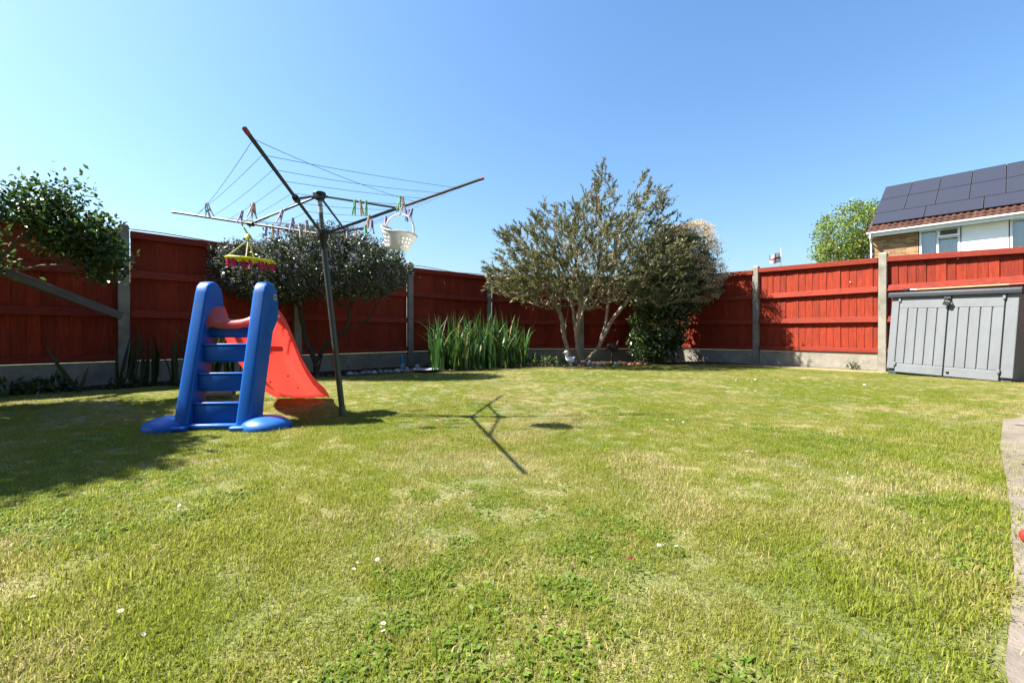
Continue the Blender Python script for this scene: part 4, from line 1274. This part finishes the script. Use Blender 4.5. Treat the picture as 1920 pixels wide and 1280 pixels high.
for k, tp in TIPS.items():
    d = (tp - HUB).normalized()
    st = HUB + d * .035
    a_ = MB().tube([rel(st), rel(tp)], .0105, 6).build('arm', M_arm, ra)
    MB().tube([rel(tp - d * .01), rel(tp + d * .022)], .0118, 6).build('end_cap', M_cap, a_)
    mid = HUB.lerp(tp, .47)
    sdr = (mid - TOP).normalized()
    MB().tube([rel(TOP + sdr * .035), rel(mid)], .0085, 6).build('strut', M_arm, ra)
    MB().tube([rel(mid - d * .022), rel(mid + d * .022)], .019, 8).build('arm_joint', M_black, a_, smooth=40)
SIDES = [('A', 'B'), ('B', 'D'), ('D', 'C'), ('C', 'A')]
NL = 8
def line_pts(si, k, n=9):
    a, b = SIDES[si]
    t = .22 + .105 * k
    rs = random.Random(si * 20 + k)
    P0 = HUB.lerp(TIPS[a], min(.985, t + rs.uniform(-.012, .012))); P1 = HUB.lerp(TIPS[b], min(.985, t + rs.uniform(-.012, .012)))
    sag = (.004 + rs.uniform(0, .010)) * (P1 - P0).length
    if si == 0 and k == 7: P1 = HUB.lerp(TIPS[b], .84)      # slack outer cord has slipped along the arm
    if si == 3 and k == 7: P0 = HUB.lerp(TIPS['C'], .58)
    return [P0.lerp(P1, i / (n - 1)) - Vector((0, 0, sag * 4 * (i / (n - 1)) * (1 - i / (n - 1)))) for i in range(n)]
for si in range(4):
    for k in range(NL):
        MB().tube([rel(p) for p in line_pts(si, k)], .0014, 5).build('cord', M_line, ra, smooth=60)
def on_line(si, k, u):
    p = line_pts(si, k, 21); q = u * 20; i = min(19, int(q)); return p[i].lerp(p[i + 1], q - i), (p[i + 1] - p[i]).normalized()

# clothes pegs
def peg_mesh():
    mb = MB()
    for s in (-1, 1):
        mb.add([(-.005, s * .001, .010), (.005, s * .001, .010), (.005, s * .006, .012), (-.005, s * .006, .012),
                (-.0045, s * .003, -.030), (.0045, s * .003, -.030), (.0045, s * .009, -.030), (-.0045, s * .009, -.030),
                (-.004, s * .010, -.066), (.004, s * .010, -.066), (.004, s * .014, -.066), (-.004, s * .014, -.066)],
               [(0, 1, 2, 3), (8, 9, 10, 11), (0, 1, 5, 4), (1, 2, 6, 5), (2, 3, 7, 6), (3, 0, 4, 7), (4, 5, 9, 8), (5, 6, 10, 9), (6, 7, 11, 10), (7, 4, 8, 11)])
    mb.tube([(-.007, 0, -.026), (.007, 0, -.026)], .006, 6)
    return mb
PC = {'green': mat('green_peg', (.36, .74, .50), .45, .05, 5, trans=.3), 'lilac': mat('lilac_peg', (.50, .46, .74), .45, .05, 5, trans=.3), 'white': mat('white_peg', (.80, .79, .78), .45, .05, 5, trans=.3),
      'peach': mat('peach_peg', (.76, .56, .48), .45, .05, 5, trans=.3), 'yellow': mat('yellow_peg', (.62, .58, .12), .45, .05, 5, trans=.3), 'purple': mat('purple_peg', (.30, .24, .46), .5, .05, 5, trans=.2)}
PM = {}
for c, m_ in PC.items():
    o = peg_mesh().build('clothes_peg', m_); PM[c] = o.data; bpy.data.objects.remove(o, do_unlink=True)
#PEGS
PEGS = [(0, 7, .75, 'green', 'green peg on the left outer cord, nearest the left arm'), (0, 7, .72, 'white', 'white peg beside the leftmost green peg'),
        (0, 4, .675, 'lilac', 'lilac peg low on the front left cords near the left arm'), (0, 4, .49, 'lilac', 'lilac peg paired with a peach peg on the front left cords'),
        (0, 4, .45, 'peach', 'peach peg paired with a lilac peg on the front left cords'), (0, 4, .47, 'white', 'white peg between the paired lilac and peach pegs'),
        (0, 2, .325, 'lilac', 'lilac peg hanging just below the front left strut'),
        (0, 1, .35, 'lilac', 'lilac peg between strut and hub left of the pole'), (0, 0, .45, 'white', 'white peg close to the hub on the left'),
        (0, 0, .175, 'peach', 'peach peg just left of the front arm near the hub'), (1, 3, .225, 'lilac', 'lilac peg behind the left arm, right of the yellow hanger hook'),
        (1, 3, .275, 'peach', 'peach peg behind the left arm, second from the yellow hook'), (1, 3, .325, 'lilac', 'lilac peg behind the left arm, third from the yellow hook'),
        (1, 3, .625, 'yellow', 'yellow peg just left of the pole behind the hub'), (3, 3, .525, 'green', 'green peg right of the top hub, leftmost of three'),
        (3, 3, .475, 'peach', 'peach peg between two green pegs right of the top hub'), (3, 3, .425, 'green', 'green peg right of the top hub, rightmost of three'),
        (3, 1, .1, 'peach', 'peach peg above the middle of the right arm'), (2, 3, .425, 'purple', 'purple peg behind the middle of the right arm'),
        (2, 5, .125, 'green', 'green peg low behind the right arm'), (2, 0, .525, 'lilac', 'lilac peg at the right arm beside the hub'),
        (1, 3, .95, 'yellow', 'yellow peg just right of the pole below the right arm'), (1, 7, .95, 'peach', 'peach peg behind the right arm near the hub'),
        (3, 7, .15, 'green', 'green peg on the right arm above the basket'), (3, 7, .125, 'peach', 'peach peg on the right arm above the basket'),
        (2, 6, .525, 'purple', 'purple peg right of the basket handle, leftmost of three'), (2, 7, .475, 'lilac', 'lilac peg right of the basket handle between two purple ones'),
        (2, 7, .5, 'purple', 'purple peg farthest right of the basket handle'), (2, 4, .5, 'purple', 'purple peg just left of the basket handle')]
for (si, k, u, c, lab) in PEGS:
    p, d = on_line(si, k, u)
    o = link('clothes_peg', PM[c])
    o.location = p - Vector((0, 0, .006)); o.rotation_euler = (random.uniform(-.3, .3), random.uniform(-.2, .2), math.atan2(d.y, d.x) + random.uniform(-.3, .3)); o.scale = (1.25, 1.25, 1.25)
    tag(o, lab, 'clothes peg', 'clothes pegs on the airer cords')

# yellow hanger with pink pegs, hooked over the left arm
arm_pt = HUB.lerp(TIPS['B'], .50)
hg = thing('peg_hanger', 'yellow round sock hanger ringed with pink pegs', 'peg hanger', arm_pt + Vector((0, 0, .0)))
tiltm = Matrix.Rotation(R(5), 3, 'Y') @ Matrix.Rotation(R(2), 3, 'X')
MB().tube([(.03 * math.cos(a) - .0, 0, -.012 + .034 * math.sin(a)) for a in [R(-40 + i * 22) for i in range(12)]], .006, 7).build('hook', M_yellow, hg, smooth=60)
MB().tube([(-.018, 0, -.035), (-.004, 0, -.06), (.012, 0, -.085)], [.006, .006, .008], 7).build('hook_stem', M_yellow, hg, smooth=60)
MB().lathe([(.006, .02), (.012, .015), (.03, -.012), (.028, -.016)], (.014, 0, -.10), 14, tiltm).build('hanger_cone', M_yellow, hg, smooth=50)
C0 = Vector((.014, 0, -.125)); RC = Vector((.032, 0, -.275)); RRAD = .155
ring = []
for k in range(33):
    a = 2 * math.pi * k / 32
    ring.append(RC + tiltm @ Vector((RRAD * math.cos(a), RRAD * math.sin(a), 0)))
MB().tube(ring, .0105, 8, False).build('ring', M_yellow, hg, smooth=60)
MB().lathe([(.02, -.004), (RRAD - .004, -.004), (RRAD - .004, .002), (.02, .004)], RC, 32, tiltm).build('disc', M_yellow, hg, smooth=40)
for a in (0, 90):
    p0 = RC + tiltm @ Vector((RRAD * math.cos(R(a)), RRAD * math.sin(R(a)), 0)); p1 = RC - tiltm @ Vector((RRAD * math.cos(R(a)), RRAD * math.sin(R(a)), 0))
    MB().tube([p0, p1], .007, 6).build('cross_bar', M_yellow, hg, smooth=60)
for a in (20, 110, 200, 290):
    p0 = RC + tiltm @ Vector((RRAD * math.cos(R(a)), RRAD * math.sin(R(a)), .006))
    MB().tube([C0, p0], .0045, 6).build('hanger_strap', mat('pale_strap', (.55, .52, .30), .6) if a == 20 else MATS['pale_strap'], hg)
po = peg_mesh().build('pink_peg', M_pinkpeg); pme = po.data; bpy.data.objects.remove(po, do_unlink=True)
for k in range(16):
    a = 2 * math.pi * (k + .3) / 16
    o = link('pink_peg', pme, hg)
    rad_ = RRAD * (.97 if k % 3 else .72)
    o.location = RC + tiltm @ Vector((rad_ * math.cos(a), rad_ * math.sin(a), -.014)); o.rotation_euler = (random.uniform(-.25, .25), random.uniform(-.25, .25), a + random.uniform(-.4, .4)); o.scale = (1.4, 1.0, .72)

# white basket hanging from the right-hand cords
BK = Vector((-.745, 2.88, 1.195))
bk = thing('peg_basket', 'white plastic peg basket with a loop handle hanging on the airer', 'basket', BK, (R(0), R(11), R(-25)))
bk.scale = (1.3, 1.2, 1.02)
# flared oval tub with dipped rim on one side and punched holes: grid of wall quads with gaps
vs = []; fs = []; nz_ = 10; na = 48
for j in range(nz_ + 1):
    v = j / nz_
    for i in range(na):
        a = 2 * math.pi * i / na
        dip = .035 * math.exp(-((((a - R(10) + math.pi) % (2 * math.pi)) - math.pi) / .9) ** 2) - .0
        rx = .066 + .034 * v; ry = .05 + .026 * v
        z = -.05 + v * (.125 - dip + .018 * math.cos(2 * a))
        vs.append((rx * math.cos(a), ry * math.sin(a), z))
for j in range(nz_):
    for i in range(na):
        hole = (2 <= j <= 7) and (j % 2 == 0) and (i % 2 == 0) and (i // 6) % 2 == 1
        if not hole:
            fs.append((j * na + i, j * na + (i + 1) % na, (j + 1) * na + (i + 1) % na, (j + 1) * na + i))
b0 = len(vs); vs.append((0, 0, -.052))
for i in range(na): fs.append(((i + 1) % na, i, b0))
tub = MB().add(vs, fs).build('tub', M_white, bk)
for p in tub.data.polygons: p.use_smooth = True
s_ = tub.modifiers.new('thick', 'SOLIDIFY'); s_.thickness = .003
rimp = [vs[nz_ * na + i % na] for i in range(na + 1)]
MB().tube(rimp, .0045, 6, False).build('rim', M_white, bk, smooth=60)
MB().tube([(.092 * math.cos(a), 0, .062 + .115 * math.sin(a)) for a in [R(i * 12) for i in range(16)]], .0058, 8).build('handle', M_white, bk, smooth=60)
# two lines carry it: a short wire hook
MB().tube([(-.012, 0, .172), (-.012, 0, .215), (.0, 0, .228), (.012, 0, .215)], .0025, 6).build('hook', M_white, bk, smooth=60)

# ------------------------------------------------------------------ small things in the beds
pp = thing('drain_pipe', 'pale pipe with a loop handle lying behind the slide', 'pipe', (-2.98, 4.02, .065), (0, 0, R(8)))
M_pipe = mat('pale_pink_plastic', (.42, .33, .29), .5, .1, 6)
tubep = MB().lathe([(.046, 0), (.056, .004), (.056, .03), (.05, .034), (.05, .42), (.042, .42), (.042, .02)], (0, 0, 0), 18, Matrix.Rotation(R(90), 3, 'Y')).build('pipe_body', M_pipe, pp, smooth=40)
MB().tube([(.07 + .0, 0, .05), (.075, 0, .085), (.10, 0, .10), (.22, 0, .10), (.25, 0, .085), (.255, 0, .05)], .0085, 8).build('handle', M_pipe, pp, smooth=60)

def duck():
    d = thing('duck_ornament', 'white duck ornament at the foot of the tree stems', 'ornament', (1.06, 8.08, .02), (0, 0, R(200)))
    MB().ball((0, 0, .10), (.085, .058, .06), 18, 12, Matrix.Rotation(R(-12), 3, 'Y')).tube([(.05, 0, .12), (.07, 0, .17), (.072, 0, .22)], [.035, .026, .03], 12).ball((.078, 0, .235), (.042, .036, .036), 16, 10).tube([(-.06, 0, .12), (-.11, 0, .155)], [.03, .006], 10).build('body', M_wpaint, d, smooth=70)
    MB().tube([(.11, 0, .23), (.145, 0, .222)], [.016, .008], 8).build('beak', mat('orange_beak', (.55, .25, .05), .5), d, smooth=60)
    for s in (-1, 1):
        MB().ball((.095, s * .03, .245), (.005, .005, .005), 6, 4).build('eye', M_black, d)
    MB().tube([(0, 0, .0), (0, 0, .05)], [.04, .03], 10).build('stand', M_wpaint, d)
duck()
def heron():
    h = thing('bird_ornament', 'dark long-necked bird ornament on thin legs before the fence', 'ornament', (1.96, 8.62, 0), (0, 0, R(15)))
    M_rust = mat('rusty_metal', (.07, .035, .025), .7, .4, 20)
    MB().ball((0, 0, .33), (.12, .06, .075), 16, 10, Matrix.Rotation(R(25), 3, 'Y')).tube([(-.08, 0, .36), (-.12, 0, .32), (-.15, 0, .25)], [.04, .03, .004], 8).build('body', M_rust, h, smooth=60)
    MB().tube([(.08, 0, .36), (.12, 0, .44), (.10, 0, .52), (.06, 0, .58), (.05, 0, .63), (.07, 0, .66)], [.03, .018, .014, .013, .014, .018], 8).build('neck', M_rust, h, smooth=60)
    MB().tube([(.05, 0, .655), (.02, 0, .655), (-.05, 0, .64)], [.02, .014, .003], 8).build('beak', M_rust, h, smooth=60)
    for s in (-1, 1):
        MB().tube([(.0, s * .025, .30), (-.012, s * .025, .15), (0, s * .025, 0)], .006, 6).build('leg', M_rust, h)
heron()
# stones, shards and bits
def stone(name, label, cat, loc, s, m_, seed, group):
    r = random.Random(seed)
    mb = MB().ball((0, 0, 0), (1, 1, 1), 9, 6)
    mb.v = [tuple(c * (1 + r.uniform(-.16, .16)) * s[i] for i, c in enumerate(p)) for p in mb.v]
    o = mb.build(name, m_, smooth=50); o.location = (loc[0], loc[1], s[2] * .45); o.rotation_euler = (0, 0, r.uniform(0, 6))
    tag(o, label, cat, group)
M_stone = mat('grey_stone', (.30, .29, .28), .85, .25, 30, .4, 60)
M_pale = mat('pale_stone', (.55, .52, .47), .8, .15, 30, .3, 60)
M_terra = mat('terracotta', (.42, .16, .09), .85, .25, 20, .3, 60)
rs = random.Random(3)
ST = [(-2.35, 6.42), (-2.28, 6.45), (-2.2, 6.52), (-2.12, 6.58), (-2.04, 6.56), (-1.98, 6.66), (-1.9, 6.70), (-1.83, 6.68), (-1.76, 6.78), (-1.72, 6.86), (-1.62, 6.84), (-1.55, 6.92), (-1.95, 6.82), (-2.2, 6.66)]
for i, (x, y) in enumerate(ST):
    stone('border_stone', 'small grey stone edging the bed right of the airer pole', 'stone', (x, y), (rs.uniform(.04, .075), rs.uniform(.035, .06), rs.uniform(.025, .045)), M_stone if i % 4 else M_pale, i, 'stones edging the left bed')
stone('pale_pebble', 'pale round pebble just right of the slim concrete post', 'stone', (-1.56, 7.3), (.055, .05, .06), M_pale, 40, 'pale pebbles by the post')
stone('pale_pebble', 'small pale pebble beside the blue watering bottle', 'stone', (-1.72, 7.25), (.04, .035, .035), M_pale, 41, 'pale pebbles by the post')
for i in range(14):
    x = rs.uniform(1.02, 1.75); y = 8.06 + rs.uniform(-.04, .12)
    stone('terracotta_chip', 'broken terracotta chip scattered at the foot of the tree stems', 'chip', (x, y), (rs.uniform(.02, .05), rs.uniform(.015, .04), rs.uniform(.008, .025)), M_terra if i % 3 else M_pale, 60 + i, 'terracotta chips below the tree')
for i in range(14):
    x = rs.uniform(2.12, 2.62); y = 8.36 + rs.uniform(-.05, .12)
    stone('terracotta_chip', 'bright red chip in the heap left of the glossy shrub', 'chip', (x, y), (rs.uniform(.04, .075), rs.uniform(.03, .05), rs.uniform(.015, .035)), M_terra, 90 + i, 'red chips by the shrub')
stone('pale_pebble', 'grey upright stone between duck ornament and bird ornament', 'stone', (1.42, 8.08), (.045, .04, .075), M_stone, 130, 'stones below the tree')
stone('pale_pebble', 'pale rounded stone below the dark bird ornament', 'stone', (1.95, 8.3), (.06, .045, .04), M_pale, 131, 'stones below the tree')
stone('pale_pebble', 'pale stone right of the grey upright stone under the tree', 'stone', (1.58, 8.12), (.05, .04, .045), M_pale, 132, 'stones below the tree')
bt = thing('spray_bottle', 'slim blue bottle standing against the slim concrete post', 'bottle', (-1.80, 7.28, 0), (R(0), R(-4), 0))
M_bb = mat('blue_bottle', (.02, .22, .45), .35, .1, 8)
MB().lathe([(.036, 0), (.04, .01), (.04, .13), (.03, .165), (.016, .19)], (0, 0, 0), 14).build('bottle_body', M_bb, bt, smooth=40)
MB().lathe([(.018, .188), (.018, .215), (.022, .218), (.022, .24), (.012, .25)], (0, 0, 0), 12).build('cap', mat('pale_blue', (.15, .35, .55), .4), bt, smooth=40)
MB().lathe([(.0408, .04), (.0408, .10)], (0, 0, 0), 14).build('bottle_label', mat('bottle_paper', (.45, .50, .40), .6), bt)
pd = MB().lathe([(.09, 0), (.15, .02), (.19, .035), (.192, .04), (.15, .028), (.08, .012), (.001, .010)], (0, 0, 0), 24).build('shallow_dish', mat('lilac_white_dish', (.55, .55, .68), .3, .04, 5), smooth=40)
pd.location = (-1.33, 6.88, .01); tag(pd, 'shallow white dish lying at the left foot of the irises', 'dish')
rb_ = thing('red_ball', 'red plastic bit on the path at the right edge', 'toy', (1.458, 1.25, .008))
MB().ball((0, 0, .019), (.019, .019, .019), 14, 10).build('ball', mat('red_toy', (.55, .04, .02), .4), rb_, smooth=60)

ORD = ['leftmost', 'second', 'third', 'fourth', 'fifth', 'sixth', 'seventh', 'eighth', 'ninth', 'tenth', 'eleventh', 'twelfth', 'thirteenth', 'fourteenth']
def ranked(objs, key='label'):
    # same-looking neighbours are told apart by their order across the view
    by = {}
    for o in objs: by.setdefault(o['label'], []).append(o)
    for lab, os_ in by.items():
        if len(os_) < 2: continue
        for i, o in enumerate(sorted(os_, key=lambda q: q.location.x / max(q.location.y, .1))):
            o['label'] = (ORD[i] + (' from left: ' if i else ': ') + lab)
# daisies and petals in the lawn
M_petal = mat('white_petal', (.80, .79, .74), .7, .04, 4, trans=.25)
M_eye = mat('yellow_centre', (.60, .42, .03), .8)
def daisy_parts():
    mb = MB(); vs = []; fs = []
    for k in range(12):
        a = 2 * math.pi * k / 12; c, s = math.cos(a), math.sin(a); b = len(vs)
        for q, w, z in ((.003, .0012, 0), (.008, .0026, .002), (.0125, .0012, .003)):
            vs += [(q * c + w * s, q * s - w * c, z), (q * c - w * s, q * s + w * c, z)]
        fs += [(b, b + 1, b + 3, b + 2), (b + 2, b + 3, b + 5, b + 4)]
    p = mb.add(vs, fs).build('petals', M_petal); me1 = p.data; bpy.data.objects.remove(p, do_unlink=True)
    p = MB().ball((0, 0, .001), (.0042, .0042, .003), 8, 5).build('flower_centre', M_eye); me2 = p.data; bpy.data.objects.remove(p, do_unlink=True)
    p = MB().tube([(0, 0, 0), (.002, 0, -.02), (0, .002, -.045)], .0009, 4).build('stalk', MATS['light_leaf']); me3 = p.data; bpy.data.objects.remove(p, do_unlink=True)
    return me1, me2, me3
DP = daisy_parts()
DG = [('white daisy in the patch on the lawn before the shrub', [(2.68 + .05 * i + rs.uniform(-.04, .04), 5.45 + rs.uniform(-.12, .12)) for i in range(11)]),
      ('white daisy in the small patch under the shrub shadow', [(3.0 + rs.uniform(-.2, .25), 7.35 + rs.uniform(-.12, .15)) for i in range(10)]),
      ('white daisy in the tight group right of the airer shadow', [(1.06 + rs.uniform(-.05, .06), 2.90 + rs.uniform(-.05, .06)) for i in range(6)]),
      ('white daisy in the pair far out on the right of the lawn', [(1.14, 2.14), (1.155, 2.12), (1.165, 2.15), (1.13, 2.16)]),
      ('white daisy in the cluster on the near lawn right of centre', [(.415 + rs.uniform(-.02, .04), 1.21 + rs.uniform(-.02, .02)) for i in range(5)]),
      ('white daisy in the cluster on the near lawn left of centre', [(-.36 + rs.uniform(-.03, .02), 1.10 + rs.uniform(-.03, .03)) for i in range(3)]),
      ('white daisy lowest on the lawn, just left of the middle', [(-.255, .875), (-.25, .86)]),
      ('white daisy in the patch left of the long arm shadow', [(-1.05 + rs.uniform(-.08, .12), 1.46 + rs.uniform(-.04, .05)) for i in range(5)]),
      ('white daisy in the lower left corner of the lawn', [(-.805, .91), (-1.05, .97), (-.70, .84)]),
      ('white daisy in the patch on the lawn below the tree stems', [(.86 + rs.uniform(-.1, .14), 4.6 + rs.uniform(-.05, .05)) for i in range(4)]),
      ('white daisy at the bed edge between irises and tree', [(.45 + .05 * i + rs.uniform(-.03, .03), 7.85 + rs.uniform(-.05, .1)) for i in range(12)]),
      ('white daisy in the grass by the storage box end of the lawn', [(2.95, 4.0), (3.35, 4.2), (3.9, 4.9)])]
for lab, pts in DG:
    for (x, y) in pts:
        s = rs.uniform(.34, .5) if y < 1.8 else (rs.uniform(.55, .7) if y < 3 else 1.0)
        d = thing('daisy', lab, 'daisy', (x, y, (.026 if y < 3 else .03) + rs.uniform(-.004, .006)), (rs.uniform(-.5, .5), rs.uniform(-.5, .5), rs.uniform(0, 6)), 'daisies dotted over the lawn')
        for nm, me in zip(('petals', 'flower_centre', 'stalk'), DP):
            o = link(nm, me, d); o.scale = (s, s, s)
ranked([o for o in COL.objects if o.get('category') in ('daisy', 'stone', 'chip')])
lf = MB().add([(0, -.004, 0), (.012, .006, .004), (.03, .002, .008), (.02, -.010, .003), (.012, -.002, .010)], [(0, 3, 4), (3, 2, 4), (2, 1, 4), (1, 0, 4)]).build('fallen_petal', mat('dark_red_petal', (.22, .02, .03), .6, trans=.2))
lf.scale = (.7, .7, .7); lf.location = (.287, 1.12, .03); tag(lf, 'single dark red fallen petal on the near lawn', 'petal')
